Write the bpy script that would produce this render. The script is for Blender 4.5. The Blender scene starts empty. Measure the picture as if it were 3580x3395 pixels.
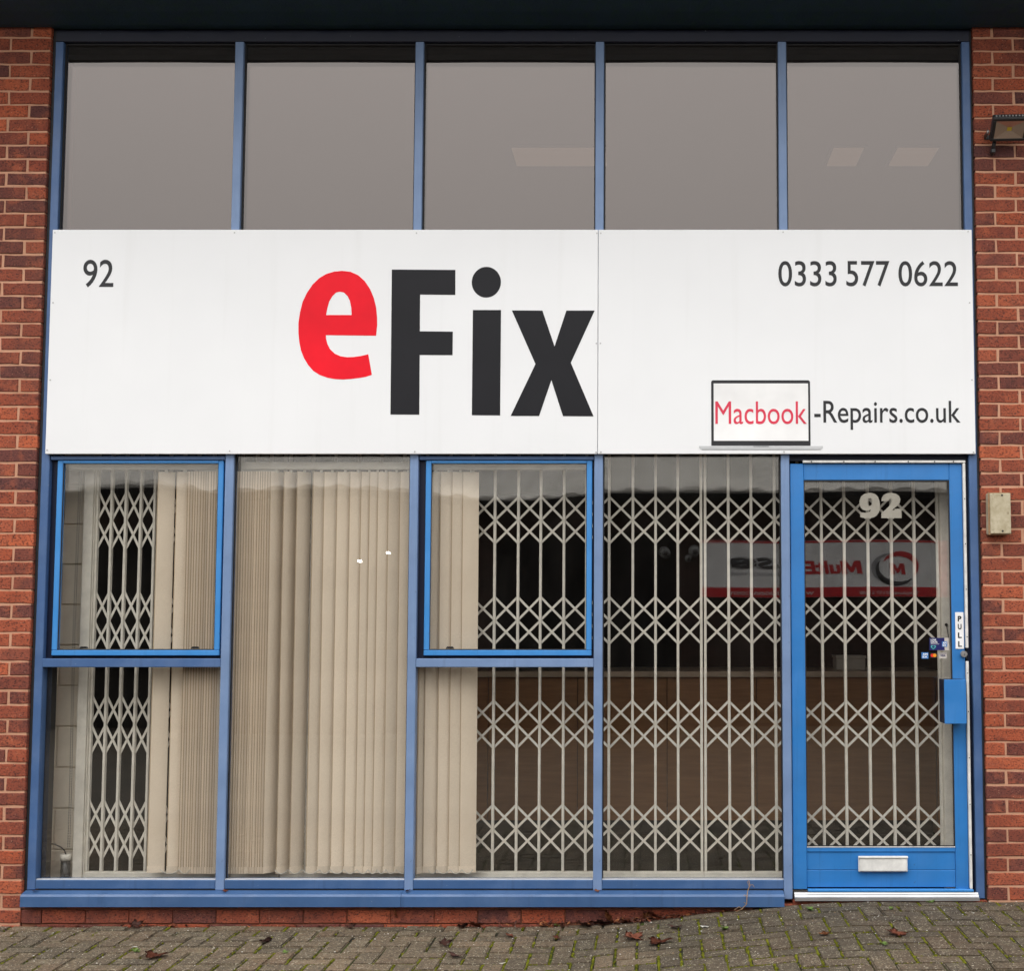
import bpy, bmesh, math, random
from mathutils import Vector, Matrix
R = math.radians
rnd = random.Random(92)
S = bpy.context.scene
COL = S.collection

# ------------------------------------------------------------------ camera
cam = bpy.data.cameras.new('camera')
camo = bpy.data.objects.new('camera', cam); COL.objects.link(camo)
CAM = Vector((0.0, -6.8, 1.614))
camo.location = CAM
camo.rotation_euler = (R(90 + 4.117), 0, 0)
cam.sensor_width = 36.0
cam.lens = 36.0 * 4500 / 3580
cam.shift_x = -490 / 3580
cam.shift_y = 123 / 3580
cam.clip_start = 0.05; cam.clip_end = 2000
S.camera = camo

# ------------------------------------------------------------------ sky, sun, exposure
SUN_EL, SUN_AZ = R(52), R(205)      # azimuth measured clockwise from +Y
w = bpy.data.worlds.new('World'); S.world = w; w.use_nodes = True
nt = w.node_tree; nt.nodes.clear()
sky = nt.nodes.new('ShaderNodeTexSky'); sky.sky_type = 'NISHITA'; sky.sun_disc = False
sky.sun_elevation = SUN_EL; sky.sun_rotation = SUN_AZ
sky.air_density = 1.0; sky.dust_density = 6.0; sky.ozone_density = 1.0
hs = nt.nodes.new('ShaderNodeHueSaturation'); hs.inputs['Saturation'].default_value = 0.10
nt.links.new(sky.outputs[0], hs.inputs['Color'])
# overcast deck: the same sky evened out by cloud and slightly warm
ov = nt.nodes.new('ShaderNodeMix'); ov.data_type = 'RGBA'
ov.inputs[0].default_value = 0.82
ov.inputs[7].default_value = (20.0, 19.8, 19.6, 1)
nt.links.new(hs.outputs[0], ov.inputs[6])
# standard overcast luminance: zenith three times the horizon, (1 + 2 sin e) / 3
wtc = nt.nodes.new('ShaderNodeTexCoord'); wsx = nt.nodes.new('ShaderNodeSeparateXYZ'); nt.links.new(wtc.outputs['Generated'], wsx.inputs[0])
wm0 = nt.nodes.new('ShaderNodeMath'); wm0.operation = 'MAXIMUM'; wm0.inputs[1].default_value = 0.0; nt.links.new(wsx.outputs[2], wm0.inputs[0])
wm1 = nt.nodes.new('ShaderNodeMath'); wm1.operation = 'MULTIPLY_ADD'; wm1.inputs[1].default_value = 2 / 3; wm1.inputs[2].default_value = 1 / 3; nt.links.new(wm0.outputs[0], wm1.inputs[0])
cie = nt.nodes.new('ShaderNodeMix'); cie.data_type = 'RGBA'; cie.blend_type = 'MULTIPLY'; cie.inputs[0].default_value = 1.0
nt.links.new(ov.outputs[2], cie.inputs[6]); nt.links.new(wm1.outputs[0], cie.inputs[7])
bg = nt.nodes.new('ShaderNodeBackground'); bg.inputs[1].default_value = 0.15
nt.links.new(cie.outputs[2], bg.inputs[0])
wo = nt.nodes.new('ShaderNodeOutputWorld'); nt.links.new(bg.outputs[0], wo.inputs[0])
sun = bpy.data.lights.new('sun', 'SUN'); sun.energy = 0.6; sun.angle = R(30); sun.color = (1, .97, .93)
suno = bpy.data.objects.new('sun', sun); COL.objects.link(suno)
sd = Vector((math.sin(SUN_AZ) * math.cos(SUN_EL), math.cos(SUN_AZ) * math.cos(SUN_EL), math.sin(SUN_EL)))
suno.rotation_euler = sd.to_track_quat('Z', 'Y').to_euler(); suno.location = sd * 30
S.view_settings.view_transform = 'Standard'; S.view_settings.look = 'None'
S.view_settings.exposure = 0.22; S.view_settings.gamma = 1.0
S.view_settings.use_curve_mapping = False
S.cycles.max_bounces = 10; S.cycles.transparent_max_bounces = 24
S.cycles.glossy_bounces = 5; S.cycles.diffuse_bounces = 4
S.cycles.sample_clamp_indirect = 6
S.cycles.caustics_reflective = False; S.cycles.caustics_refractive = False

# ------------------------------------------------------------------ materials
MATS = {}
class G:
    """tiny node-graph helper"""
    def __init__(s, name):
        s.m = bpy.data.materials.new(name); s.m.use_nodes = True
        s.t = s.m.node_tree; s.n = s.t.nodes; s.b = s.n['Principled BSDF']; MATS[name] = s.m
        s.tc = s.n.new('ShaderNodeTexCoord')
    def l(s, a, b): s.t.links.new(a, b)
    def new(s, k): return s.n.new('ShaderNode' + k)
    def noise(s, scale, vec=None, detail=4, rough=.6, sc3=None):
        n = s.new('TexNoise'); n.inputs['Scale'].default_value = scale
        n.inputs['Detail'].default_value = detail; n.inputs['Roughness'].default_value = rough
        v = vec if vec is not None else s.tc.outputs['Object']
        if sc3:
            mp = s.new('Mapping'); mp.inputs['Scale'].default_value = sc3; s.l(v, mp.inputs[0]); v = mp.outputs[0]
        s.l(v, n.inputs['Vector']); return n.outputs['Fac']
    def ramp(s, fac, stops, interp='LINEAR'):
        r = s.new('ValToRGB'); r.color_ramp.interpolation = interp
        e = r.color_ramp.elements
        while len(e) < len(stops): e.new(.5)
        for el, (p, c) in zip(e, stops):
            el.position = p; el.color = (c, c, c, 1) if isinstance(c, (int, float)) else (*c, 1)
        s.l(fac, r.inputs[0]); return r.outputs[0]
    def mix(s, fac, a, b, mode='MIX'):
        m = s.new('Mix'); m.data_type = 'RGBA'; m.blend_type = mode
        for v, i in ((fac, 0), (a, 6), (b, 7)):
            if isinstance(v, (int, float)): m.inputs[i].default_value = v if i == 0 else (v, v, v, 1)
            elif isinstance(v, tuple): m.inputs[i].default_value = (*v, 1)
            else: s.l(v, m.inputs[i])
        return m.outputs[2]
    def math(s, op, a, b=0.0):
        m = s.new('Math'); m.operation = op
        for v, i in ((a, 0), (b, 1)):
            if isinstance(v, (int, float)): m.inputs[i].default_value = v
            else: s.l(v, m.inputs[i])
        return m.outputs[0]
    def bump(s, h, strength=.3, dist=.002):
        b = s.new('Bump'); b.inputs['Strength'].default_value = strength; b.inputs['Distance'].default_value = dist
        s.l(h, b.inputs['Height']); s.l(b.outputs[0], s.b.inputs['Normal'])
    def done(s, col=None, rough=.5, spec=.5, metal=0.0):
        if col is not None:
            if isinstance(col, tuple): s.b.inputs['Base Color'].default_value = (*col, 1)
            else: s.l(col, s.b.inputs['Base Color'])
        if isinstance(rough, (int, float)): s.b.inputs['Roughness'].default_value = rough
        else: s.l(rough, s.b.inputs['Roughness'])
        s.b.inputs['Specular IOR Level'].default_value = spec
        s.b.inputs['Metallic'].default_value = metal
        return s.m
    def rand(s):
        oi = s.new('ObjectInfo'); ge = s.new('NewGeometry')
        return s.math('FRACT', s.math('ADD', oi.outputs['Random'], ge.outputs['Random Per Island']))
    def offs(s, r):
        c = s.new('CombineXYZ')
        for i in range(3): s.l(s.math('MULTIPLY', r, 37.0 + 11 * i), c.inputs[i])
        v = s.new('VectorMath'); s.l(s.tc.outputs['Object'], v.inputs[0]); s.l(c.outputs[0], v.inputs[1])
        return v.outputs[0]

def plain(name, col, rough=.5, spec=.5, metal=0.0, var=.12, scale=6, bump=0):
    g = G(name); n = g.noise(scale, detail=5)
    lo = tuple(c * (1 - var) for c in col); hi = tuple(min(1, c * (1 + var)) for c in col)
    c = g.ramp(n, [(.3, lo), (.7, hi)])
    if bump: g.bump(g.noise(scale * 12), bump, .001)
    return g.done(c, rough, spec, metal)

def mk_brick():
    g = G('brick'); r = g.rand(); v = g.offs(r)
    base = g.ramp(r, [(0, (.20, .066, .046)), (.14, (.105, .046, .043)), (.28, (.29, .082, .045)), (.42, (.14, .052, .043)),
                      (.56, (.37, .098, .046)), (.70, (.22, .064, .041)), (.84, (.46, .130, .060)), (.93, (.12, .052, .049)), (1, (.33, .088, .044))])
    lo = g.noise(9, v, 2)
    c = g.mix(g.ramp(lo, [(.5, 0.0), (.72, .75)]), base, (.42, .13, .065))
    c = g.mix(g.ramp(g.noise(7, v, 3), [(.52, 0.0), (.75, .55)]), c, (.085, .042, .040))
    creas = g.noise(95, v, 4, .7, (1, 1, 1.5))
    c = g.mix(g.ramp(creas, [(.36, .9), (.50, 0.0)]), c, (.035, .020, .019))
    c = g.mix(g.ramp(g.noise(130, v, 2), [(.66, 0.0), (.74, .7)]), c, (.55, .33, .23))
    W = g.new('NewGeometry').outputs['Position']
    c = g.mix(g.ramp(g.noise(1.3, W, 5, .65), [(.45, 0.0), (.70, .45)]), c, (.075, .042, .038))
    c = g.mix(1.0, c, (1.08, .93, .90), 'MULTIPLY')
    h = g.math('ADD', g.math('MULTIPLY', g.ramp(creas, [(.3, 0.0), (.5, 1.0)]), .8), g.noise(60, v, 4))
    g.bump(h, .55, .004)
    return g.done(c, .88, .25)
mk_brick()

def mk_mortar():
    g = G('mortar')
    c = g.ramp(g.noise(5, detail=6), [(.3, (.49, .260, .165)), (.7, (.61, .335, .220))])
    c = g.mix(g.ramp(g.noise(120), [(.30, .6), (.42, 0.0)]), c, (.28, .17, .12))
    g.bump(g.noise(220), .6, .003)
    return g.done(c, .92, .2)
mk_mortar()
plain('mortar_dirty', (.24, .105, .065), .95, .1, var=.3, scale=12, bump=.4)

def mk_blue(name, col, dirt=.35, rough=.38):
    g = G(name)
    c = g.ramp(g.noise(2.2, detail=6), [(.3, tuple(x * .86 for x in col)), (.7, tuple(x * 1.1 for x in col))])
    # chalky fading and grime
    pale = tuple(x * .55 + .30 * k for x, k in zip(col, (.55, .7, 1.0)))
    c = g.mix(g.ramp(g.noise(3.5, detail=7, rough=.7), [(.46, 0.0), (.8, dirt)]), c, pale)
    # run marks, grime specks and chips
    c = g.mix(g.ramp(g.noise(5, detail=6, rough=.7, sc3=(6, 1, .35)), [(.55, 0.0), (.75, .40)]), c, tuple(x * .45 for x in col))
    c = g.mix(g.ramp(g.noise(38, detail=4, rough=.75), [(.66, 0.0), (.76, .6)]), c, (.045, .05, .055))
    c = g.mix(g.ramp(g.noise(55, detail=3, rough=.7), [(.735, 0.0), (.76, .7)]), c, (.42, .46, .50))
    g.bump(g.noise(300), .08, .001)
    return g.done(c, g.ramp(g.noise(8), [(.3, rough - .06), (.7, rough + .14)]), .5)
mk_blue('frame_blue', (.055, .122, .280), .30)
mk_blue('mullion_blue', (.165, .255, .440), .45)
mk_blue('rail_blue', (.046, .110, .250), .25)
mk_blue('head_shade_blue', (.003, .006, .022), .0)  # frame blue taken almost to black: eaves shade painted into the head rail
mk_blue('door_blue', (.026, .190, .520), .12, .36)
mk_blue('sash_blue', (.045, .250, .620), .15, .36)
plain('navy', (.006, .010, .030), .45, .3)
plain('rubber', (.012, .012, .014), .6)
plain('white_strip', (.72, .71, .68), .45, var=.18, scale=14)
plain('alloy', (.62, .62, .62), .3, .5, .9, .1)
plain('steel_dull', (.5, .5, .5), .35, .5, .85, .15)

def mk_sign():
    g = G('sign_white')
    c = g.ramp(g.noise(1.1, detail=3), [(.3, (.805, .815, .83)), (.7, (.85, .86, .875))])
    st = g.noise(1.0, detail=5, sc3=(9, 1, .35))
    c = g.mix(g.ramp(st, [(.56, 0.0), (.80, .32)]), c, (.72, .725, .72))
    g.bump(g.noise(.9, detail=1), .25, .02)
    return g.done(c, .35, .2)
mk_sign()
def vinyl(name, col, rough=.3):
    g = G(name)
    c = g.ramp(g.noise(2, detail=4), [(.3, tuple(x * .88 for x in col)), (.7, tuple(x * 1.15 for x in col))])
    wr = g.noise(2.0, detail=4, sc3=(14, 1, .5))
    g.bump(wr, .12, .004)
    return g.done(c, rough, .18)
vinyl('vinyl_black', (.013, .013, .016)); vinyl('vinyl_red', (.80, .006, .020))
vinyl('vinyl_grey', (.035, .035, .038)); vinyl('vinyl_rose', (.70, .055, .10)); vinyl('screen_white', (.86, .86, .86))
plain('print_silver', (.55, .56, .57), .3, var=.1); plain('print_silver_dark', (.25, .26, .27), .3)

def mk_glass(name, f0, tint, refl=(1, 1, 1)):
    m = bpy.data.materials.new(name); m.use_nodes = True; MATS[name] = m
    t = m.node_tree; n = t.nodes; n.clear()
    out = n.new('ShaderNodeOutputMaterial'); mix = n.new('ShaderNodeMixShader')
    tr = n.new('ShaderNodeBsdfTransparent'); tr.inputs[0].default_value = (*tint, 1)
    gl = n.new('ShaderNodeBsdfGlossy'); gl.inputs['Roughness'].default_value = 0.0; gl.inputs['Color'].default_value = (*refl, 1)
    lw = n.new('ShaderNodeLayerWeight'); lw.inputs[0].default_value = .5
    p = n.new('ShaderNodeMath'); p.operation = 'POWER'; p.inputs[1].default_value = 5
    q = n.new('ShaderNodeMath'); q.operation = 'MULTIPLY_ADD'; q.inputs[1].default_value = 1 - f0; q.inputs[2].default_value = f0
    t.links.new(lw.outputs['Facing'], p.inputs[0]); t.links.new(p.outputs[0], q.inputs[0]); t.links.new(q.outputs[0], mix.inputs[0])
    t.links.new(tr.outputs[0], mix.inputs[1]); t.links.new(gl.outputs[0], mix.inputs[2])
    # thin film of dust and dried rain on the sheet
    tc = n.new('ShaderNodeTexCoord'); mp = n.new('ShaderNodeMapping'); mp.inputs['Scale'].default_value = (2.2, 1, .8); t.links.new(tc.outputs['Object'], mp.inputs[0])
    nz = n.new('ShaderNodeTexNoise'); nz.inputs['Scale'].default_value = 2.5; nz.inputs['Detail'].default_value = 8; nz.inputs['Roughness'].default_value = .68; t.links.new(mp.outputs[0], nz.inputs['Vector'])
    rp = n.new('ShaderNodeValToRGB'); rp.color_ramp.elements[0].position = .38; rp.color_ramp.elements[0].color = (.001, .001, .001, 1); rp.color_ramp.elements[1].position = .78; rp.color_ramp.elements[1].color = (.008, .008, .008, 1); t.links.new(nz.outputs['Fac'], rp.inputs[0])
    df = n.new('ShaderNodeBsdfDiffuse'); df.inputs[0].default_value = (.55, .50, .44, 1); dm = n.new('ShaderNodeMixShader')
    t.links.new(rp.outputs[0], dm.inputs[0]); t.links.new(mix.outputs[0], dm.inputs[1]); t.links.new(df.outputs[0], dm.inputs[2]); t.links.new(dm.outputs[0], out.inputs[0])
mk_glass('glass_clear', .070, (.985, .985, .98))
mk_glass('glass_tinted', .125, (.55, .52, .50), (1, .92, .885))      # bronze solar glass

def mk_slat():
    g = G('blind_fabric')
    c = g.ramp(g.noise(3, detail=4), [(.3, (.86, .73, .575)), (.7, (.94, .81, .645))])
    wv = g.noise(60, detail=2, sc3=(1, 1, 6))
    c = g.mix(g.ramp(wv, [(.35, .25), (.6, 0.0)]), c, (.70, .56, .42))
    c = g.mix(1.0, c, g.ramp(g.rand(), [(0, .82), (1, 1.0)]), 'MULTIPLY')
    b = g.b; b.inputs['Subsurface Weight'].default_value = 0
    g.bump(g.noise(300), .2, .001)
    m = g.done(c, .85, .2)
    # thin fabric lets a little light through
    n = g.n; tr = n.new('ShaderNodeBsdfTranslucent'); tr.inputs[0].default_value = (.7, .57, .4, 1)
    mx = n.new('ShaderNodeMixShader'); mx.inputs[0].default_value = .08
    out = n['Material Output']
    g.l(g.b.outputs[0], mx.inputs[1]); g.l(tr.outputs[0], mx.inputs[2]); g.l(mx.outputs[0], out.inputs[0])
mk_slat()
plain('slat_edge_shade', (.48, .36, .24), .9, .1)  # darker edge colour painting the shade lines between gathered slats
plain('grille_paint', (.68, .64, .56), .45, .4, var=.14, scale=14)
plain('chain_white', (.6, .57, .5), .4)
plain('chain_dark', (.1, .09, .08), .4)

def mk_paver():
    g = G('paver'); r = g.rand(); v = g.offs(r)
    base = g.ramp(r, [(0, (.165, .120, .078)), (.25, (.105, .080, .055)), (.5, (.195, .138, .088)), (.75, (.125, .098, .066)), (1, (.175, .115, .072))])
    P = g.new('NewGeometry').outputs['Position']
    big = g.noise(1.6, P, 5, .6)
    c = g.mix(g.ramp(big, [(.40, 0.0), (.65, .5)]), base, (.080, .068, .046))
    c = g.mix(g.ramp(g.noise(14, P, 5, .7), [(.52, 0.0), (.70, .6)]), c, (.29, .245, .165))
    c = g.mix(g.ramp(g.noise(70, v, 5, .75), [(.36, .85), (.52, 0.0)]), c, (.035, .030, .023))
    c = g.mix(g.ramp(g.noise(110, v, 2), [(.63, 0.0), (.68, .9)]), c, (.50, .45, .33))
    c = g.mix(g.ramp(g.noise(9, P, 6, .7), [(.60, 0.0), (.78, .5)]), c, (.070, .078, .022))
    sx = g.new('SeparateXYZ'); g.l(P, sx.inputs[0])
    damp = g.math('ADD', g.math('MULTIPLY', sx.outputs[0], .09), g.noise(.9, P, 4))      # damper, dirtier blocks towards the door
    c = g.mix(1.0, c, g.ramp(damp, [(.30, 1.0), (.62, .72)]), 'MULTIPLY')
    c = g.mix(g.ramp(g.noise(75, v, 2), [(.645, 0.0), (.685, .85)]), c, (.46, .42, .33))
    g.bump(g.math('ADD', g.noise(140, v, 5, .7), g.noise(30, v, 3)), .8, .005)
    return g.done(c, .85, .3)
mk_paver()
def mk_bed():
    g = G('joint_soil'); P = g.new('NewGeometry').outputs['Position']
    c = g.ramp(g.noise(60, P, 5), [(.3, (.018, .016, .011)), (.7, (.045, .04, .028))])
    c = g.mix(g.ramp(g.noise(5, P, 5, .6), [(.46, 0.0), (.58, .9)]), c, (.060, .080, .014))
    g.bump(g.noise(150, P), .8, .006)
    return g.done(c, .95, .1)
mk_bed()
def mk_yard():
    g = G('yard_paving'); P = g.new('NewGeometry').outputs['Position']
    br = g.new('TexBrick'); br.offset = .5
    br.inputs['Scale'].default_value = 1; br.inputs['Brick Width'].default_value = .2; br.inputs['Row Height'].default_value = .1
    br.inputs['Mortar Size'].default_value = .004
    br.inputs['Color1'].default_value = (.10, .08, .06, 1); br.inputs['Color2'].default_value = (.075, .064, .05, 1)
    br.inputs['Mortar'].default_value = (.03, .03, .015, 1)
    g.l(P, br.inputs['Vector'])
    c = g.mix(g.ramp(g.noise(1.2, P, 6, .65), [(.4, 0.0), (.7, .6)]), br.outputs['Color'], (.05, .046, .036))
    g.bump(g.noise(100, P), .5, .004)
    return g.done(c, .85, .3)
mk_yard()
plain('moss', (.105, .110, .010), .95, .1, var=.6, scale=18)
plain('weed_green', (.095, .15, .030), .6, .3, var=.35, scale=40)
plain('leaf_brown', (.17, .052, .028), .6, .3, var=.45, scale=35, bump=.3)
plain('leaf_dark', (.075, .030, .022), .6, .3, var=.5, scale=35, bump=.3)
plain('leaf_tan', (.30, .115, .045), .6, .3, var=.35, scale=35, bump=.3)
plain('twig', (.32, .20, .11), .8, .2, var=.3, scale=60)
plain('chip_white', (.75, .73, .68), .7, .2)
def mk_soffit():
    g = G('soffit_metal'); P = g.new('NewGeometry').outputs['Position']
    c = g.ramp(g.noise(3, P, 5), [(.3, (.006, .018, .034)), (.7, (.010, .028, .050))])
    c = g.mix(g.ramp(g.noise(22, P, 6, .75), [(.45, 0.0), (.66, .8)]), c, (.008, .030, .024))
    g.bump(g.noise(80, P), .4, .004)
    return g.done(c, .6, .35)
mk_soffit()
plain('roof_sheet', (.20, .21, .22), .5, var=.1, scale=2)
plain('block_paint', (.72, .66, .55), .6, .3, var=.08, scale=8, bump=.35)
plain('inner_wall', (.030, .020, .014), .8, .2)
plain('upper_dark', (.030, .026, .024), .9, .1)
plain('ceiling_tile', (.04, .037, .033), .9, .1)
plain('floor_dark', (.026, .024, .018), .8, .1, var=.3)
def mk_wood():
    g = G('counter_wood')
    c = g.ramp(g.noise(3, detail=6, sc3=(1.0, 1, 14)), [(.3, (.25, .110, .038)), (.7, (.34, .155, .056))])
    return g.done(c, .45, .4)
mk_wood()
plain('counter_top', (.50, .38, .27), .4)
plain('inner_door', (.13, .035, .02), .5, .4, var=.3, scale=3)
plain('carton', (.55, .5, .42), .7)
plain('black_plastic', (.014, .014, .015), .4)
plain('dark_cast', (.02, .021, .022), .38, .5)
plain('lens_reflector', (.42, .33, .27), .18, .5, .55)
plain('led_yellow', (.45, .33, .03), .5)
def mk_box():
    g = G('weathered_box')
    c = g.ramp(g.noise(14, detail=6, rough=.7), [(.3, (.34, .28, .17)), (.6, (.52, .46, .33))])
    c = g.mix(g.ramp(g.noise(40, detail=4, rough=.7), [(.58, 0.0), (.7, .6)]), c, (.14, .10, .05))
    g.bump(g.noise(90), .3, .002)
    return g.done(c, .55, .3)
mk_box()
plain('blue_sticker', (.014, .016, .11), .3); plain('pale_sticker', (.52, .48, .44), .4); plain('amex_blue', (.05, .20, .52), .3)
plain('mc_red', (.72, .03, .02), .3); plain('mc_orange', (.8, .32, .02), .3); plain('teal', (.1, .5, .48), .3)
plain('number_vinyl', (.46, .43, .37), .5)
def mk_opp():
    g = G('far_brick'); br = g.new('TexBrick'); P = g.new('NewGeometry').outputs['Position']
    mp = g.new('Mapping'); mp.inputs['Rotation'].default_value = (R(90), 0, 0); g.l(P, mp.inputs[0]); g.l(mp.outputs[0], br.inputs['Vector'])
    br.inputs['Scale'].default_value = 1; br.inputs['Brick Width'].default_value = .225; br.inputs['Row Height'].default_value = .075
    br.inputs['Mortar Size'].default_value = .005
    br.inputs['Color1'].default_value = (.040, .018, .014, 1); br.inputs['Color2'].default_value = (.022, .012, .010, 1); br.inputs['Mortar'].default_value = (.05, .035, .028, 1)
    return g.done(br.outputs['Color'], .9, .2)
mk_opp()
plain('far_roof', (.50, .47, .42), .6, var=.2, scale=1)
plain('far_dark', (.005, .005, .006), .9, .05)
plain('banner_white', (.78, .77, .76), .5); plain('banner_red', (.55, .012, .02), .5); plain('dome_shell', (.30, .30, .29), .4); plain('banner_grey', (.30, .30, .31), .5); plain('banner_black', (.05, .05, .055), .5)
def emis(name, col, st):
    g = G(name); g.b.inputs['Emission Color'].default_value = (*col, 1); g.b.inputs['Emission Strength'].default_value = st
    g.done((.8, .8, .8), .5)
emis('lamp_lit', (1, .98, .93), 16); emis('panel_lit', (1, .72, .5), .16)

# ------------------------------------------------------------------ object helpers
WP = {}           # world origin of every object made here
def reg(o, name, parent, wpos, rot=None):
    COL.objects.link(o)
    base = Vector((0, 0, 0))
    if parent is not None:
        o.parent = parent; base = WP[parent.name]
    o.location = Vector(wpos) - base
    if rot is not None: o.rotation_euler = rot
    WP[o.name] = Vector(wpos)
    return o
def thing(name, wpos, label, cat, group=None):
    o = bpy.data.objects.new(name, None); o.empty_display_size = .1
    reg(o, name, None, wpos); o['label'] = label; o['category'] = cat
    if group: o['group'] = group
    return o
def tag(o, label, cat, group=None):
    o['label'] = label; o['category'] = cat
    if group: o['group'] = group
    return o
def struct(o): o['kind'] = 'structure'; return o
def link(name, me, parent, wpos, rot=None, scale=None):
    o = bpy.data.objects.new(name, me); reg(o, name, parent, wpos, rot)
    if scale: o.scale = scale
    return o
def finish(bm, name, mat, smooth=False):
    me = bpy.data.meshes.new(name); bm.normal_update(); bm.to_mesh(me); bm.free()
    for m in (mat if isinstance(mat, (list, tuple)) else [mat]): me.materials.append(MATS[m])
    if smooth:
        for p in me.polygons: p.use_smooth = True
    return me
def addbox(bm, x0, x1, y0, y1, z0, z1):
    v = [bm.verts.new(c) for c in ((x0, y0, z0), (x1, y0, z0), (x1, y1, z0), (x0, y1, z0), (x0, y0, z1), (x1, y0, z1), (x1, y1, z1), (x0, y1, z1))]
    return [bm.faces.new([v[i] for i in f]) for f in ((0, 3, 2, 1), (4, 5, 6, 7), (0, 1, 5, 4), (1, 2, 6, 5), (2, 3, 7, 6), (3, 0, 4, 7))]
def bev(bm, w, seg=1):
    if w: bmesh.ops.bevel(bm, geom=list(bm.edges), offset=w, segments=seg, affect='EDGES', profile=.5)
def boxmesh(name, sx, sy, sz, mat, b=0.0, seg=1):
    bm = bmesh.new(); addbox(bm, -sx / 2, sx / 2, -sy / 2, sy / 2, -sz / 2, sz / 2); bev(bm, b, seg)
    return finish(bm, name, mat)
def box(name, x, y, z, mat, parent=None, b=.0015, seg=1, rot=None):
    """box between coordinate pairs x, y, z"""
    c = ((x[0] + x[1]) / 2, (y[0] + y[1]) / 2, (z[0] + z[1]) / 2)
    return link(name, boxmesh(name, abs(x[1] - x[0]), abs(y[1] - y[0]), abs(z[1] - z[0]), mat, b, seg), parent, c, rot)
def prism(name, outline, y0, y1, mat, parent=None, holes=(), b=0):
    """outline in x,z extruded from y0 (front) to y1"""
    cx = sum(p[0] for p in outline) / len(outline); cz = sum(p[1] for p in outline) / len(outline)
    cu = bpy.data.curves.new(name, 'CURVE'); cu.dimensions = '2D'; cu.fill_mode = 'BOTH'
    for pts in (outline, *holes):
        sp = cu.splines.new('POLY'); sp.points.add(len(pts) - 1)
        for q, p in zip(sp.points, pts): q.co = (p[0] - cx, p[1] - cz, 0, 1)
        sp.use_cyclic_u = True
    cu.extrude = abs(y1 - y0) / 2
    return link(name, curvemesh(cu, name, mat), parent, (cx, (y0 + y1) / 2, cz))
def curvemesh(cu, name, mat, flip=False):
    o = bpy.data.objects.new('tmp', cu); COL.objects.link(o)
    bpy.context.view_layer.update()
    dg = bpy.context.evaluated_depsgraph_get()
    me = bpy.data.meshes.new_from_object(o.evaluated_get(dg))
    COL.objects.unlink(o); bpy.data.objects.remove(o); bpy.data.curves.remove(cu)
    me.transform(Matrix.Rotation(R(90), 4, 'X'))
    me.name = name; me.materials.clear(); me.materials.append(MATS[mat]); return me
def text(name, body, x, z, y, mat, parent, th=.0012, off=0.0, flip=False, spacing=1.0, shear=0.0):
    """lettering fitted to the x and z range, lying in a vertical plane at y"""
    cu = bpy.data.curves.new(name, 'FONT'); cu.body = body; cu.extrude = .5; cu.offset = off; cu.space_character = spacing; cu.resolution_u = 6; cu.shear = shear
    me = curvemesh(cu, name, mat)
    xs = [v.co.x for v in me.vertices]; zs = [v.co.z for v in me.vertices]
    sx = (x[1] - x[0]) / (max(xs) - min(xs)); sz = (z[1] - z[0]) / (max(zs) - min(zs))
    mx, mz = (max(xs) + min(xs)) / 2, (max(zs) + min(zs)) / 2
    for v in me.vertices:
        v.co = ((v.co.x - mx) * sx, v.co.y * th, (v.co.z - mz) * sz)
    o = link(name, me, parent, ((x[0] + x[1]) / 2, y, (z[0] + z[1]) / 2), (0, 0, R(180)) if flip else None)
    return o
def disc(n, r, x=0, z=0, rz=None):
    return [(x + r * math.cos(2 * math.pi * i / n), z + (rz or r) * math.sin(2 * math.pi * i / n)) for i in range(n)]
def cyl(name, p0, p1, r, mat, parent, n=12, r2=None):
    p0, p1 = Vector(p0), Vector(p1); d = p1 - p0
    bm = bmesh.new(); bmesh.ops.create_cone(bm, cap_ends=True, segments=n, radius1=r, radius2=r if r2 is None else r2, depth=d.length)
    me = finish(bm, name, mat, True)
    for p in me.polygons:
        if len(p.vertices) > 4: p.use_smooth = False
    return link(name, me, parent, (p0 + p1) / 2, d.to_track_quat('Z', 'Y').to_euler())
def tube(name, pts, r, mat, parent, n=6):
    c = sum((Vector(p) for p in pts), Vector()) / len(pts)
    cu = bpy.data.curves.new(name, 'CURVE'); cu.dimensions = '3D'; cu.bevel_depth = r; cu.bevel_resolution = 1; cu.use_fill_caps = True
    sp = cu.splines.new('POLY'); sp.points.add(len(pts) - 1)
    for q, p in zip(sp.points, pts): p = Vector(p) - c; q.co = (p.x, p.z, -p.y, 1)   # curvemesh turns it upright
    return link(name, curvemesh(cu, name, mat), parent, c)
def pane(name, x, z, y, mat, parent, bow=.0009, th=.024, n=12, tilt=(0, 0), back=-.8):
    """sealed double glazing unit whose two sheets bow slightly inward"""
    sx, sz = x[1] - x[0], z[1] - z[0]; bm = bmesh.new()
    def sheet(y0, s, flip):
        g = []
        for j in range(n + 1):
            row = []
            for i in range(n + 1):
                u, v = 2 * i / n - 1, 2 * j / n - 1
                row.append(bm.verts.new((u * sx / 2, y0 + s * (1 - u * u) * (1 - v * v) + tilt[0] * u + tilt[1] * v, v * sz / 2)))
            g.append(row)
        for j in range(n):
            for i in range(n):
                q = [g[j][i], g[j][i + 1], g[j + 1][i + 1], g[j + 1][i]]
                f = bm.faces.new(q if not flip else q[::-1]); f.smooth = True
    sheet(-th / 2, bow, False); sheet(th / 2, bow * back, True)
    me = bpy.data.meshes.new(name); bm.to_mesh(me); bm.free(); me.materials.append(MATS[mat])
    return link(name, me, parent, ((x[0] + x[1]) / 2, y + th / 2, (z[0] + z[1]) / 2))

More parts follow.
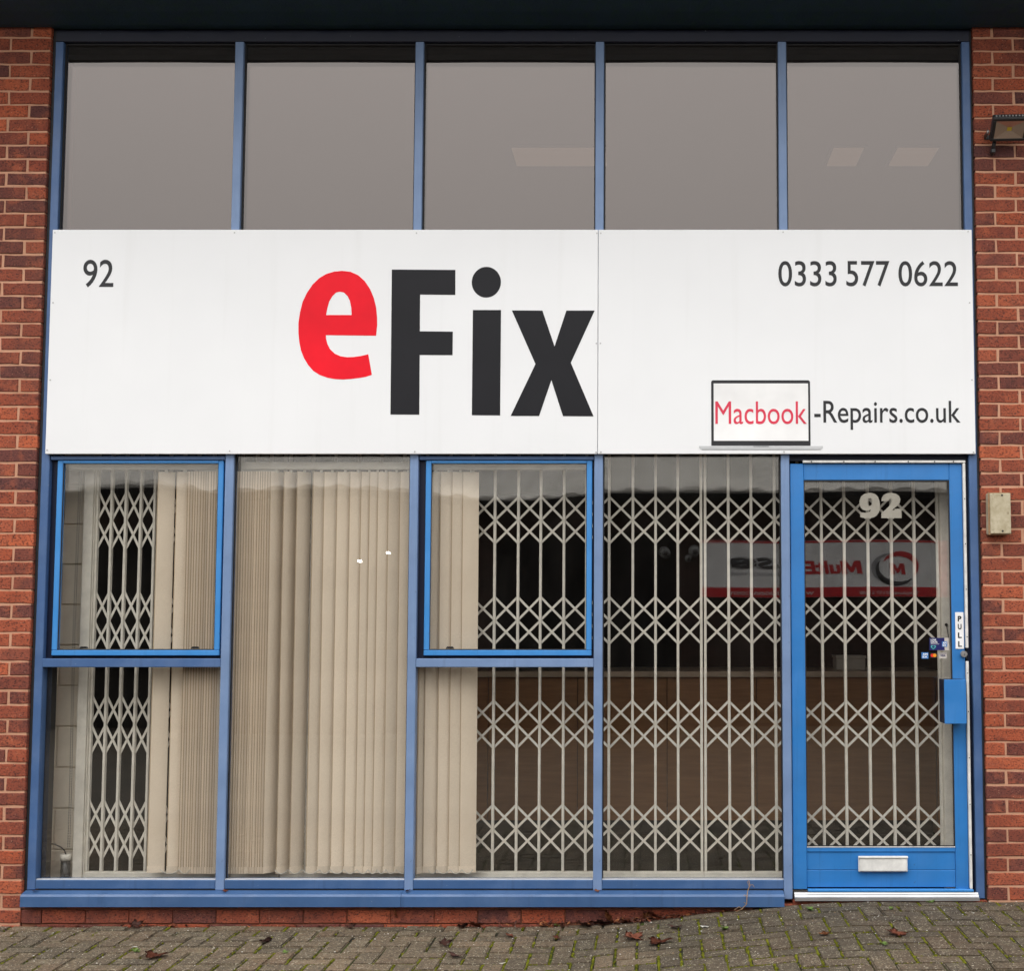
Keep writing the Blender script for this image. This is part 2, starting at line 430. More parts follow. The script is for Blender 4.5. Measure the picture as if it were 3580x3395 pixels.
# ------------------------------------------------------------------ ground
def sstep(t): t = max(0, min(1, t)); return t * t * (3 - 2 * t)
def gz(x, y):
    """paving rises from the window sill to the door threshold"""
    return .125 * sstep((x + .62) / 1.75) * (1 - .25 * sstep((-y - .3) / 3)) - .010 * sstep((-y) / 2)
ground = struct(link('ground', None, None, (0, 0, 0))) if False else None
bm = bmesh.new()
xs = [-150, -40, -12] + [-8 + .4 * i for i in range(41)] + [12, 40, 150]
ys = [-150, -40, -20, -12, -8, -6, -4.6, -3.1]
grid = [[bm.verts.new((x, y, gz(x, y) - .002)) for x in xs] for y in ys]
for j in range(len(ys) - 1):
    for i in range(len(xs) - 1): bm.faces.new((grid[j][i], grid[j][i + 1], grid[j + 1][i + 1], grid[j + 1][i]))
me = finish(bm, 'ground', 'yard_paving')
ground = struct(link('ground', me, None, (0, 0, 0)))

bm = bmesh.new()
xs = [-8 + .2 * i for i in range(81)]; ys = [-3.2 + .16 * i for i in range(21)]
grid = [[bm.verts.new((x, y, gz(x, y) - .009)) for x in xs] for y in ys]
for j in range(len(ys) - 1):
    for i in range(len(xs) - 1): bm.faces.new((grid[j][i], grid[j][i + 1], grid[j + 1][i + 1], grid[j + 1][i]))
pavement = struct(link('pavement', finish(bm, 'pavement', 'joint_soil'), None, (0, 0, 0)))

def paver_mesh(k, half=False):
    rr = random.Random(k); bm = bmesh.new()
    L = .0475 if half else .0975
    addbox(bm, -L, L, -.0470, .0470, -.03, 0)
    for v in bm.verts: v.co += Vector((rr.uniform(-.002, .002), rr.uniform(-.002, .002), 0))
    bmesh.ops.bevel(bm, geom=[e for e in bm.edges if all(v.co.z > -.01 for v in e.verts)], offset=.006, segments=2, affect='EDGES')
    return finish(bm, 'paver', 'paver')
PM = [paver_mesh(i) for i in range(6)]; PH = [paver_mesh(i + 20, True) for i in range(3)]
C = .1015
slots = []
for i in range(-45, 45):                       # a stretcher row along the wall
    slots.append((i * 2 * C + .05, -.02 - C / 2, 0))
for i in range(-75, 75):
    for j in range(-30, 1):                    # herringbone; cells (i, j), row 0 cut against the stretchers
        t = (i - j) % 4; y0 = -.02 - C
        if abs(i * C) > 7.3: continue
        if t == 0: slots.append(((i + 1) * C + .03, y0 + (j - .5) * C, 0))
        elif t == 2: slots.append(((i + .5) * C + .03, y0 + (j - 1) * C, R(90)))
        elif t == 3 and j == 0: slots.append(((i + .5) * C + .03, y0 - .5 * C, R(90) + 1e-6))
def is_cut(s): return abs(s[2] - R(90) - 1e-6) < 1e-8
def seen(s): return -3.55 < s[0] < 2.12 and s[1] > -.92
near = sorted((s for s in slots if seen(s)), key=lambda s: -s[1])[:300]
nearset = set(near)
def pave_tf(s):
    x, y, a = s; e = .05
    dx = (gz(x + e, y) - gz(x - e, y)) / (2 * e); dy = (gz(x, y + e) - gz(x, y - e)) / (2 * e)
    nrm = Vector((-dx + rnd.uniform(-.022, .022), -dy + rnd.uniform(-.022, .022), 1)).normalized()
    q = Vector((0, 0, 1)).rotation_difference(nrm).to_matrix().to_4x4()
    return Matrix.Translation((x, y, gz(x, y) + rnd.uniform(-.004, .003))) @ q @ Matrix.Rotation(a + rnd.uniform(-.012, .012), 4, 'Z')
for s in near:
    o = bpy.data.objects.new('paver', rnd.choice(PH if is_cut(s) else PM)); COL.objects.link(o); o.parent = pavement; o.matrix_local = pave_tf(s)
bm = bmesh.new()
for s in slots:
    if s in nearset: continue
    n0 = len(bm.verts); bm.from_mesh(rnd.choice(PH if is_cut(s) else PM)); bm.verts.ensure_lookup_table()
    bmesh.ops.transform(bm, matrix=pave_tf(s), verts=bm.verts[n0:])
o = link('outer_pavers', finish(bm, 'outer_pavers', 'paver'), pavement, (0, 0, 0)); o['kind'] = 'stuff'

ICO = bmesh.new(); bmesh.ops.create_icosphere(ICO, subdivisions=1, radius=1.0)
ICV = [v.co.copy() for v in ICO.verts]; ICO.verts.ensure_lookup_table(); ICF = [[v.index for v in f.verts] for f in ICO.faces]; ICO.free()
class Blobs:
    def __init__(s): s.v, s.f = [], []
    def add(s, p, rx, ry, rz):
        n = len(s.v); s.v += [(p[0] + c.x * rx, p[1] + c.y * ry, p[2] + c.z * rz) for c in ICV]; s.f += [[i + n for i in f] for f in ICF]
    def mesh(s, name, mats):
        me = bpy.data.meshes.new(name); me.from_pydata(s.v, [], s.f)
        for m in mats: me.materials.append(MATS[m])
        for p in me.polygons: p.use_smooth = True
        return me
# moss cushions growing in the joints
bl = Blobs()
import mathutils.noise as MN
for s in slots:
    x, y, a = s
    if not (-3.7 < x < 2.3 and y > -1.1): continue
    for k in range(4):
        L, Wd = (.2, .1)
        side = k
        along_depth = (side < 2) == (abs(math.sin(a)) > .5)
        m = MN.noise(Vector((x * 1.5 + side, y * 1.5, 3.1))) + MN.noise(Vector((x * 6, y * 6, 9)))*.5
        right = .5 * sstep((x + 1.2) / 1.5)
        if m < (.04 if along_depth else .40) - right*.32: continue
        for q in range(int(14 + 18 * max(0, m))):
            u = rnd.uniform(-.1, .1) if side < 2 else rnd.choice((-.1, .1)) * 1.01
            v = rnd.choice((-.05, .05)) * 1.01 if side < 2 else rnd.uniform(-.05, .05)
            X = x + u * math.cos(a) - v * math.sin(a) + rnd.gauss(0, .0022); Y = y + u * math.sin(a) + v * math.cos(a) + rnd.gauss(0, .0022)
            if Y > -.02: continue
            r = rnd.uniform(.0025, .0065)
            bl.add((X, Y, gz(X, Y) - .004), r, r, r * rnd.uniform(.6, 1.1))
moss = link('moss', bl.mesh('moss', ['moss']), None, (0, 0, 0))
moss['kind'] = 'stuff'; moss['label'] = 'green moss growing in the joints between the paving blocks'; moss['category'] = 'moss'

# ------------------------------------------------------------------ brick building
BX0, BX1 = -3.262, 1.737            # brick edges of the opening
BY = -.018                          # brick face
bld = thing('brick_building', (-.76, .1, 0), 'red brick industrial unit with dark eaves around the blue glazed front', 'building')
def brick_mesh(k, half=False):
    rr = random.Random(k + (100 if half else 0)); L = .1000 if half else .2115
    bm = bmesh.new(); nx = 2 if half else 4
    v = {}
    for side, y in ((0, 0.0), (1, .10)):
        for i in range(nx + 1):
            for j in range(2):
                jit = .0020 if side == 0 else 0
                v[side, i, j] = bm.verts.new((-L / 2 + L * i / nx + rr.uniform(-jit, jit), y + (rr.uniform(-.001, .001) if side == 0 else 0), (-.0318 if j == 0 else .0318) + rr.uniform(-jit, jit)))
    for i in range(nx):
        bm.faces.new((v[0, i, 0], v[0, i + 1, 0], v[0, i + 1, 1], v[0, i, 1]))
        bm.faces.new((v[0, i, 1], v[0, i + 1, 1], v[1, i + 1, 1], v[1, i, 1]))
        bm.faces.new((v[0, i + 1, 0], v[0, i, 0], v[1, i, 0], v[1, i + 1, 0]))
    for i in (0, nx):
        q = [v[0, i, 0], v[0, i, 1], v[1, i, 1], v[1, i, 0]]
        bm.faces.new(q if i == 0 else q[::-1])
    fe = [e for e in bm.edges if (abs(e.verts[0].co.y) < .002 and abs(e.verts[1].co.y) < .002) and len(e.link_faces) == 2 and abs(e.link_faces[0].normal.dot(e.link_faces[1].normal)) < .9]
    bm.normal_update()
    fe = [e for e in bm.edges if abs(e.verts[0].co.y) < .002 and abs(e.verts[1].co.y) < .002 and len(e.link_faces) == 2 and e.calc_face_angle(0) > .5]
    bmesh.ops.bevel(bm, geom=fe, offset=.003, segments=1, affect='EDGES')
    return finish(bm, 'brick', 'brick')
BM = [brick_mesh(i) for i in range(6)]; BH = [brick_mesh(i, True) for i in range(5)]
SOFF = 4.79
def courses(z0, pitch, ztop, zbot=-.12):
    k = math.floor((zbot - z0) / pitch); out = []
    while z0 + pitch * (k + 1) < ztop + .07:
        out.append((k, z0 + pitch * (k + .5))); k += 1
    return out
def lay(wall, edge, sgn, z0, pitch, vis_x, full_even, zscale):
    """bricks from the opening edge outwards; those out of the picture are joined"""
    far = bmesh.new()
    for k, zc in courses(z0, pitch, SOFF):
        x = edge; first = True; full = (k % 2 == full_even)
        while abs(x - edge) < 2.1:
            half = first and not full
            L = .1025 if half else .215
            xc = x + sgn * L / 2
            me = rnd.choice(BH if half else BM)
            pos = (xc, BY + rnd.uniform(-.0015, .0015), zc + rnd.uniform(-.001, .001))
            if zc - zscale * .0325 > gz(xc, 0) - .06:
                ztop = zc + .0325
                flip = rnd.random() < .5
                mt = Matrix.Translation(pos) @ Matrix.Rotation(rnd.uniform(-.006, .006), 4, 'Y') @ Matrix.Diagonal((1, 1, zscale, 1))
                if abs(xc - sgn * L / 2) < vis_x:
                    o = bpy.data.objects.new('brick', me); COL.objects.link(o); o.parent = wall
                    o.matrix_local = Matrix.Translation(-WP[wall.name]) @ mt
                else:
                    n0 = len(far.verts); far.from_mesh(me); far.verts.ensure_lookup_table(); bmesh.ops.transform(far, matrix=Matrix.Translation(-WP[wall.name]) @ mt, verts=far.verts[n0:])
            x += sgn * (L + .0105); first = False
    o = bpy.data.objects.new('outer_bricks', finish(far, 'outer_bricks', 'brick')); COL.objects.link(o); o.parent = wall; o['kind'] = 'stuff'
MY = BY + .0045                      # mortar set back from the brick face
wl = box('wall', (-5.4, BX0 - .007), (MY, .30), (-.3, SOFF), 'mortar', bld, 0); wl['label'] = 'red and brown brick pier left of the blue frame'
wr = box('wall', (BX1 + .007, 3.9), (MY, .30), (-.3, SOFF), 'mortar', bld, 0); wr['label'] = 'red brick pier right of the door with wall light and box'
lay(wl, BX0, -1, .0105, .0750, 3.66, 0, 1.0)
lay(wr, BX1, 1, .0523, .0743, 2.06, 0, .99)
wp = box('wall', (BX0, .73), (BY + .014, .06), (-.3, .106), 'mortar_dirty', bld, 0); wp['label'] = 'low brick plinth under the blue window sill'
for zc, x0 in ((.0465 - .0745, -3.19), (.0465, -3.1535 - .226), (.121, -3.27)):
    x = x0
    while x < .72:
        L = .215
        xa, xb = max(x, BX0), min(x + L + .004, .728)
        if xb - xa > .05 and zc + .03 > gz((xa + xb) / 2, 0):
            top = min(.0325, .107 - zc)
            o = bpy.data.objects.new('brick', rnd.choice(BM)); COL.objects.link(o); o.parent = wp
            sc = (top + .0325) / .065
            o.matrix_local = Matrix.Translation(-WP[wp.name]) @ Matrix.Translation(((xa + xb) / 2, BY + .004 + rnd.uniform(-.001, .001), zc + (top - .0325) / 2)) @ Matrix.Diagonal(((xb - xa) / .2095, 1, sc * 1.06, 1))
        x += .2255
wt = box('threshold_course', (.73, BX1), (MY + .01, .3), (-.3, .128), 'brick', bld, .002); wt['label'] = 'dark red painted brick under the door threshold'
# eaves: profiled dark soffit, gutter and a strip of roof
bm = bmesh.new()
prof = [(.02, SOFF + .003), (-.03, SOFF + .003), (-.035, SOFF - .006), (-.06, SOFF - .004), (-.16, SOFF + .022), (-.30, SOFF + .070), (-.50, SOFF + .125), (-.72, SOFF + .180), (-.76, SOFF + .192), (-.765, SOFF + .28), (.02, SOFF + .28)]
xsr = [-5.4, -3.0, -1.0, 1.0, 3.9]
rows = [[bm.verts.new((x, p[0], p[1])) for p in prof] for x in xsr]
for a, b_ in zip(rows, rows[1:]):
    for i in range(len(prof)): bm.faces.new((a[i], a[(i + 1) % len(prof)], b_[(i + 1) % len(prof)], b_[i]))
link('soffit', finish(bm, 'soffit', 'soffit_metal'), bld, (0, 0, 0))
bm = bmesh.new(); gp = [(-.77 - .075 + .075 * math.cos(a), SOFF + .292 + .075 * math.sin(a)) for a in [R(-180 + 18 * i) for i in range(11)]]
gi = [(-.77 - .075 + .070 * math.cos(a), SOFF + .292 + .070 * math.sin(a)) for a in [R(-18 * i) for i in range(11)]]
loop = gp + gi; rows = [[bm.verts.new((x, p[0], p[1])) for p in loop] for x in (-5.4, 3.9)]
for i in range(len(loop)): bm.faces.new((rows[0][i], rows[0][(i + 1) % len(loop)], rows[1][(i + 1) % len(loop)], rows[1][i]))
link('gutter', finish(bm, 'gutter', 'navy'), bld, (0, 0, 0))
bm = bmesh.new(); addbox(bm, -5.4, 3.9, -.72, 9.0, 0, .06)
o = link('roof', finish(bm, 'roof', 'roof_sheet'), bld, (0, 0, SOFF + .38), (R(6), 0, 0))
# inner shell of the building
box('side_wall', (-5.4, -5.25), (.31, 8.0), (-.3, SOFF + .1), 'upper_dark', bld, 0); box('side_wall', (3.75, 3.9), (.31, 8.0), (-.3, SOFF + .1), 'upper_dark', bld, 0)
box('back_wall', (-5.4, 3.9), (8.0, 8.2), (-.3, SOFF + .9), 'upper_dark', bld, 0)

# ------------------------------------------------------------------ rooms behind the glass
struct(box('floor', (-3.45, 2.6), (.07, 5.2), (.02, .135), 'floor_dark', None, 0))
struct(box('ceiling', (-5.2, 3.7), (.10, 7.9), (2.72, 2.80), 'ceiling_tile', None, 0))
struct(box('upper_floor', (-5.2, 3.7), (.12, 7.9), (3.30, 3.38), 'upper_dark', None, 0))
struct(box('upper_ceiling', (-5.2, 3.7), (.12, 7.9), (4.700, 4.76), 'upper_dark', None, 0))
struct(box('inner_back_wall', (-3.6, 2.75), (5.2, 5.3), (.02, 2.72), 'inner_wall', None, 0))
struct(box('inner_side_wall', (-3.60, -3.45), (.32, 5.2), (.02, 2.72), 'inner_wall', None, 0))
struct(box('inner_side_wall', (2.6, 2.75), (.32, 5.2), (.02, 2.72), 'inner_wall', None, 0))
struct(box('inner_reveal', (-3.25, -3.180), (.064, .120), (.136, 2.71), 'rubber', None, 0))
# painted blockwork return beside the left window
pier = struct(box('block_pier', (-3.45, -3.09), (.262, .315), (.02, 2.72), 'block_paint', None, 0))
zb = .12; k = 0
while zb < 2.6:
    box('block', (-3.445, -3.235) if k % 2 else (-3.445, -3.095), (.250, .266), (zb + .004, zb + .216), 'block_paint', pier, .003)
    if k % 2: box('block', (-3.228, -3.095), (.250, .266), (zb + .004, zb + .216), 'block_paint', pier, .003)
    zb += .22; k += 1

# ------------------------------------------------------------------ glazed shopfront
sf = thing('glazed_shopfront', (-.76, .03, .11), 'blue aluminium glazed shopfront with door, between two brick piers', 'shopfront')
FY = .060                              # depth of the frame members
HEAD = 4.72
MUL = [(-2.268, -2.222), (-1.287, -1.242), (-.307, -.261), (.684, .729)]
JL, JR = (-3.246, -3.203), (1.683, 1.727)
box('jamb', JL, (0, FY), (.18, HEAD), 'frame_blue', sf, .003); box('jamb', JR, (0, FY), (.135, HEAD), 'frame_blue', sf, .003)
box('sealant', (BX0, JL[0]), (.006, .05), (.11, SOFF - .002), 'rubber', sf, 0); box('sealant', (JR[1], BX1), (.006, .05), (.13, SOFF - .002), 'rubber', sf, 0)
for i, m in enumerate(MUL): box('mullion', m, (-.001, FY + .002), (.178 if i < 3 else .132, HEAD), 'mullion_blue', sf, .003)
box('head_rail', (JL[0], JR[1]), (.001, FY), (HEAD, SOFF - .003), 'head_shade_blue', sf, .003)
edges = [JL[1]] + [v for m in MUL for v in m] + [JR[0]]
cells = [(edges[2 * i], edges[2 * i + 1]) for i in range(5)]
BOT = (.1845, .231)
for i in range(4): box('bottom_rail', (cells[i][0] + .0005, cells[i][1] - .0005), (.001, FY), BOT, 'rail_blue', sf, .003)
for i in range(4): box('shadow_gap', (cells[i][0] + .0005, cells[i][1] - .0005), (.008, FY - .004), (.172, .1843), 'rubber', sf, 0)
# beading strip on top of each bottom rail
for i in range(4): box('glazing_bead', (cells[i][0] + .001, cells[i][1] - .001), (.006, .028), (BOT[1] - .002, BOT[1] + .003), 'print_silver', sf, .001)
def sill(x0, x1):
    pr = [(.05, .170), (.0, .178), (-.052, .168), (-.060, .158), (-.060, .106), (-.054, .106), (-.054, .12), (.05, .12)]
    bm = bmesh.new(); a = [bm.verts.new((x0, *p)) for p in pr]; b_ = [bm.verts.new((x1, *p)) for p in pr]
    for i in range(len(pr)): bm.faces.new((a[i], b_[i], b_[(i + 1) % len(pr)], a[(i + 1) % len(pr)]))
    bm.faces.new(a); bm.faces.new(b_[::-1]); bmesh.ops.recalc_face_normals(bm, faces=bm.faces)
    link('sill', finish(bm, 'sill', 'rail_blue'), sf, (0, 0, 0))
sill(-3.250, -1.293); sill(-1.291, .680)
for i in (0, 2):                       # transom under each opening light
    box('transom', (cells[i][0] - .004 if i == 0 else cells[i][0] + .0005, cells[i][1] - .0005), (.0005, FY), (1.3300, 1.3755), 'mullion_blue' if i else 'frame_blue', sf, .003)
# insulated spandrel behind the sign board
for i in range(5): box('spandrel_panel', (cells[i][0], cells[i][1]), (.028, .05), (2.462 if i < 4 else 2.44, 3.655), 'navy', sf, 0)
GY = .034
bows = (.0009, .0011, -.0008, .0010, .0009)
for i in range(5):
    p = pane('glass_pane', (cells[i][0] + .001, cells[i][1] - .001), (3.655, HEAD - .002), GY, 'glass_tinted', sf, .0006)
    # rubber gaskets round each upper pane
    for xa, xb in ((cells[i][0], cells[i][0] + .007), (cells[i][1] - .007, cells[i][1])): box('gasket', (xa, xb), (.024, .0335), (3.66, HEAD - .001), 'rubber', sf, 0)
    box('gasket', (cells[i][0] + .007, cells[i][1] - .007), (.024, .0335), (HEAD - .009, HEAD - .001), 'rubber', sf, 0)
for i in (1, 3):
    pane('glass_pane', (cells[i][0] + .001, cells[i][1] - .001), (BOT[1] + .001, 2.455), GY, 'glass_clear', sf, .0022 if i == 1 else .0012, tilt=(.0008 * (i - 2), .0012), back=.9 if i == 1 else .2)
    for xa, xb in ((cells[i][0], cells[i][0] + .006), (cells[i][1] - .006, cells[i][1])): box('gasket', (xa, xb), (.022, .0335), (BOT[1] + .006, 2.46), 'rubber', sf, 0)
for i in (0, 2):
    pane('glass_pane', (cells[i][0] + .001, cells[i][1] - .001), (BOT[1] + .001, 1.329), GY, 'glass_clear', sf, .0008, tilt=(0, -.0005))
    # opening light: bright blue sash set in a dark rebate
    x0, x1 = cells[i]
    box('head_rebate', (x0 + .004, x1 - .004), (.004, FY), (2.428, 2.4480), 'frame_blue', sf, .002)
    ws = box('window_sash', (x0 + .038, x1 - .012), (.012, .045), (1.391, 1.4195), 'sash_blue', sf, .003)
    ws['label'] = 'bright blue top hung sash in the left window' if i == 0 else 'bright blue top hung sash in the middle window'
    box('stile', (x0 + .038, x0 + .067), (.012, .045), (1.4200, 2.4255), 'sash_blue', ws, .003)
    box('stile', (x1 - .041, x1 - .012), (.012, .045), (1.4200, 2.4255), 'sash_blue', ws, .003)
    box('top_rail', (x0 + .0675, x1 - .0415), (.012, .045), (2.4105, 2.4255), 'sash_blue', ws, .002)
    box('rebate', (x0 + .0005, x0 + .035), (.034, FY - .002), (1.376, 2.448), 'navy', ws, 0); box('rebate', (x1 - .010, x1 - .0005), (.034, FY - .002), (1.376, 2.448), 'navy', ws, 0)
    box('rebate', (x0 + .035, x1 - .010), (.047, FY - .002), (1.376, 1.40), 'navy', ws, 0)
    for xa, xb in ((x0 + .067, x0 + .070), (x1 - .044, x1 - .041)): box('gasket', (xa, xb), (.016, .0245), (1.4195, 2.4105), 'rubber', ws, 0)
    box('gasket', (x0 + .070, x1 - .044), (.016, .0245), (1.4195, 1.4255), 'rubber', ws, 0)
    pane('glass_pane', (x0 + .067, x1 - .041), (1.4195, 2.4105), .026, 'glass_clear', ws, -.0018 if i else .0022, th=.020, tilt=(0, .001), back=.7)
    for xc in (x0 + .19, x1 - .155) if i == 0 else (x0 + .17,):
        prism('catch', [(xc - .022, 1.426), (xc + .022, 1.426), (xc + .015, 1.4375), (xc - .015, 1.4375)], .049, .062, 'black_plastic', ws)
# ---- the door
DX = (.7335, 1.648); DZ = (.180, 2.408); GX = (.806, 1.5805); GZ = (.398, 2.320); DY = .012
door = box('door', (DX[0], GX[0]), (DY, .052), (DZ[0], DZ[1]), 'door_blue', sf, .003); door['label'] = 'bright blue glazed entrance door numbered 92'
box('stile', (GX[1], DX[1]), (DY, .052), DZ, 'door_blue', door, .003)
box('top_rail', (GX[0] + .0006, GX[1] - .0006), (DY + .0005, .052), (GZ[1], DZ[1]), 'door_blue', door, .003)
box('middle_rail', (GX[0] + .0006, GX[1] - .0006), (DY + .0005, .052), (.3715, GZ[0] - .003), 'door_blue', door, .003)
box('kick_panel', (GX[0] + .0006, GX[1] - .0006), (DY + .007, .050), (.2785, .3705), 'door_blue', door, .002)
box('kick_panel', (GX[0] + .0006, GX[1] - .0006), (DY + .006, .050), (.190, .2770), 'door_blue', door, .002)
box('rail_bead', (GX[0] + .001, GX[1] - .001), (DY - .002, .03), (GZ[0] - .0028, GZ[0] + .001), 'white_strip', door, .001)
box('drip_bar', (GX[0] + .002, 1.666), (-.012, .02), (.172, .184), 'sash_blue', door, .002)
dp = pane('glass_pane', (GX[0], GX[1]), GZ, .026, 'glass_clear', door, .0006, th=.020, tilt=(0, .0008), back=1.0)
for xa, xb in ((GX[0], GX[0] + .005), (GX[1] - .006, GX[1])): box('gasket', (xa, xb), (.016, .0255), GZ, 'rubber', door, 0)
box('gasket', (GX[0] + .005, GX[1] - .006), (.016, .0255), (GZ[1] - .006, GZ[1]), 'rubber', door, 0); box('gasket', (GX[0] + .005, GX[1] - .006), (.016, .0255), (GZ[0] + .001, GZ[0] + .006), 'rubber', door, 0)
# weather strips and their screws
box('top_strip', (.800, 1.664), (-.004, .018), (2.4115, 2.4245), 'white_strip', door, .002)
box('side_strip', (1.6490, 1.6625), (-.006, .016), (1.432, 2.409), 'white_strip', door, .002)
box('side_strip', (1.6490, 1.6625), (-.006, .016), (.186, 1.362), 'white_strip', door, .002)
for xs_ in (.846, 1.018, 1.184, 1.36, 1.50, 1.60): prism('screw', disc(8, .004, xs_, 2.418), -.0055, -.003, 'black_plastic', door)
for zs_ in (.36, .62, .86, 1.10, 1.30, 1.49, 1.74, 1.98, 2.22): prism('screw', disc(8, .0028, 1.656, zs_), -.0075, -.005, 'black_plastic', door)
# letter plate
box('letter_plate', (1.072, 1.327), (-.004, .014), (.2725, .352), 'white_strip', door, .003); box('letter_flap', (1.077, 1.322), (-.009, -.0035), (.2775, .3385), 'white_strip', door, .002); box('letter_hood', (1.070, 1.329), (-.013, -.003), (.3420, .3545), 'white_strip', door, .003)
# lock cylinder
cyl('lock_cylinder', (1.638, .012, 1.400), (1.638, -.012, 1.400), .0165, 'alloy', door, 20); cyl('lock_core', (1.638, -.011, 1.400), (1.638, -.0145, 1.400), .0085, 'steel_dull', door, 14)
box('key_slot', (1.6367, 1.6393), (-.0152, -.0142), (1.3935, 1.402), 'rubber', door, 0)
# box-shaped pull handle cover
hb = box('pull_handle', (1.509, 1.6225), (-.105, -.099), (1.044, 1.271), 'door_blue', door, .002)
bm = bmesh.new(); addbox(bm, -.056, -.053, 0, .115, -.112, .112); addbox(bm, .053, .056, 0, .112, -.112, .112); addbox(bm, -.0525, .0525, 0, .112, .110, .1125)
link('handle_return', finish(bm, 'handle_return', 'navy'), door, (1.5658, -.0985, 1.1575))
# pull plate with its lettering
box('pull_plate', (1.5985, 1.6425), (.008, .0125), (1.4265, 1.619), 'screen_white', door, .001)
for c, zc in zip('PULL', (1.585, 1.543, 1.498, 1.452)): text('pull_letter', c, (1.6115, 1.6305), (zc - .0145, zc + .0145), .0072, 'vinyl_black', door, .001, .03)
# big number in pale vinyl on the door glass
N9 = [(1.2163, 2.194), (1.2135, 2.214), (1.205, 2.236), (1.191, 2.250), (1.172, 2.2565), (1.153, 2.2565), (1.132, 2.250), (1.116, 2.236), (1.107, 2.214), (1.107, 2.195), (1.113, 2.178), (1.124, 2.166), (1.140, 2.160), (1.157, 2.161), (1.168, 2.167), (1.163, 2.157), (1.152, 2.151), (1.137, 2.149), (1.112, 2.152), (1.110, 2.126), (1.133, 2.1205), (1.160, 2.1195), (1.182, 2.124), (1.199, 2.135), (1.210, 2.151), (1.2155, 2.172)]
H9 = [(1.159, 2.229), (1.152, 2.222), (1.150, 2.208), (1.152, 2.193), (1.160, 2.186), (1.169, 2.189), (1.173, 2.199), (1.173, 2.214), (1.169, 2.225)]
prism('door_number', N9, .0480, .0495, 'number_vinyl', door, holes=(H9,))
N2 = [(1.224, 2.2115), (1.227, 2.230), (1.238, 2.246), (1.258, 2.255), (1.280, 2.2565), (1.303, 2.251), (1.319, 2.239), (1.326, 2.222), (1.323, 2.204), (1.312, 2.189), (1.294, 2.175), (1.281, 2.163), (1.294, 2.164), (1.294, 2.171), (1.331, 2.171), (1.331, 2.1205), (1.223, 2.1205), (1.223, 2.146), (1.245, 2.165), (1.264, 2.184), (1.276, 2.200), (1.280, 2.214), (1.276, 2.223), (1.269, 2.224), (1.264, 2.217), (1.263, 2.2115)]
prism('door_number', N2, .0480, .0495, 'number_vinyl', door)
# payment and shop-local stickers on the door glass
def sticker(x, z, mat, y=.0225): return box('sticker', x, (y, y + .0015), z, mat, door, 0)
sticker((1.4634, 1.5429), (1.419, 1.4845), 'blue_sticker'); sticker((1.5432, 1.566), (1.419, 1.4845), 'pale_sticker'); sticker((1.529, 1.5565), (1.437, 1.465), 'amex_blue', .021)
text('sticker_lettering', 'LOVE', (1.4705, 1.499), (1.4685, 1.478), .0218, 'screen_white', door, .0006, .03); text('sticker_lettering', 'LOCAL', (1.4705, 1.507), (1.4575, 1.467), .0218, 'screen_white', door, .0006, .03)
box('sticker_line', (1.4705, 1.515), (.0215, .0222), (1.4505, 1.452), 'screen_white', door, 0)
hrt = [(1.4835, 1.4235), (1.471, 1.4345), (1.4705, 1.4405), (1.475, 1.4445), (1.480, 1.4435), (1.4835, 1.4395), (1.487, 1.4435), (1.492, 1.4445), (1.4965, 1.4405), (1.496, 1.4345)]
prism('sticker_heart', hrt, .0213, .022, 'teal', door); prism('sticker_heart', [(1.4835 + (a - 1.4835) * .6, 1.4355 + (b_ - 1.4355) * .6) for a, b_ in hrt], .0206, .0212, 'blue_sticker', door)
text('sticker_lettering', 'AM', (1.533, 1.5525), (1.4525, 1.4625), .0203, 'screen_white', door, .0006, .03); text('sticker_lettering', 'EX', (1.533, 1.5525), (1.4400, 1.4500), .0203, 'screen_white', door, .0006, .03)
sticker((1.4209, 1.4571), (1.3748, 1.4075), 'amex_blue'); text('sticker_lettering', 'AM', (1.4265, 1.4525), (1.3930, 1.4035), .0218, 'screen_white', door, .0006, .03); text('sticker_lettering', 'EX', (1.4265, 1.4525), (1.3790, 1.3895), .0218, 'screen_white', door, .0006, .03)
sticker((1.4653, 1.5035), (1.3779, 1.4056), 'black_plastic'); prism('sticker_circle', disc(18, .0095, 1.4785, 1.392), .0215, .0222, 'mc_red', door); prism('sticker_circle', disc(18, .0095, 1.490, 1.392), .0207, .0214, 'mc_orange', door)
sticker((1.5125, 1.5538), (1.3767, 1.4056), 'pale_sticker'); text('sticker_lettering', 'VISA', (1.519, 1.547), (1.3855, 1.3965), .0218, 'blue_sticker', door, .0006, .03); box('sticker_line', (1.5145, 1.552), (.0212, .0222), (1.4015, 1.4035), 'blue_sticker', door, 0)
# head above the door and metal threshold
box('door_head', (cells[4][0] + .0005, cells[4][1] - .0005), (.03, FY), (2.426, 2.442), 'navy', sf, 0)
box('door_rebate', (1.6635, JR[0] - .0003), (.03, FY), (.15, 2.425), 'navy', sf, 0)
bm = bmesh.new()
pr = [(.06, .168), (-.005, .168), (-.008, .160), (-.018, .158), (-.021, .150), (-.032, .147), (-.034, .131), (.06, .131)]
a = [bm.verts.new((.737, *p)) for p in pr]; b_ = [bm.verts.new((1.690, *p)) for p in pr]
for i in range(len(pr)): bm.faces.new((a[i], b_[i], b_[(i + 1) % len(pr)], a[(i + 1) % len(pr)]))
bm.faces.new(a); bm.faces.new(b_[::-1]); bmesh.ops.recalc_face_normals(bm, faces=bm.faces)
link('threshold', finish(bm, 'threshold', 'alloy'), sf, (0, 0, 0))

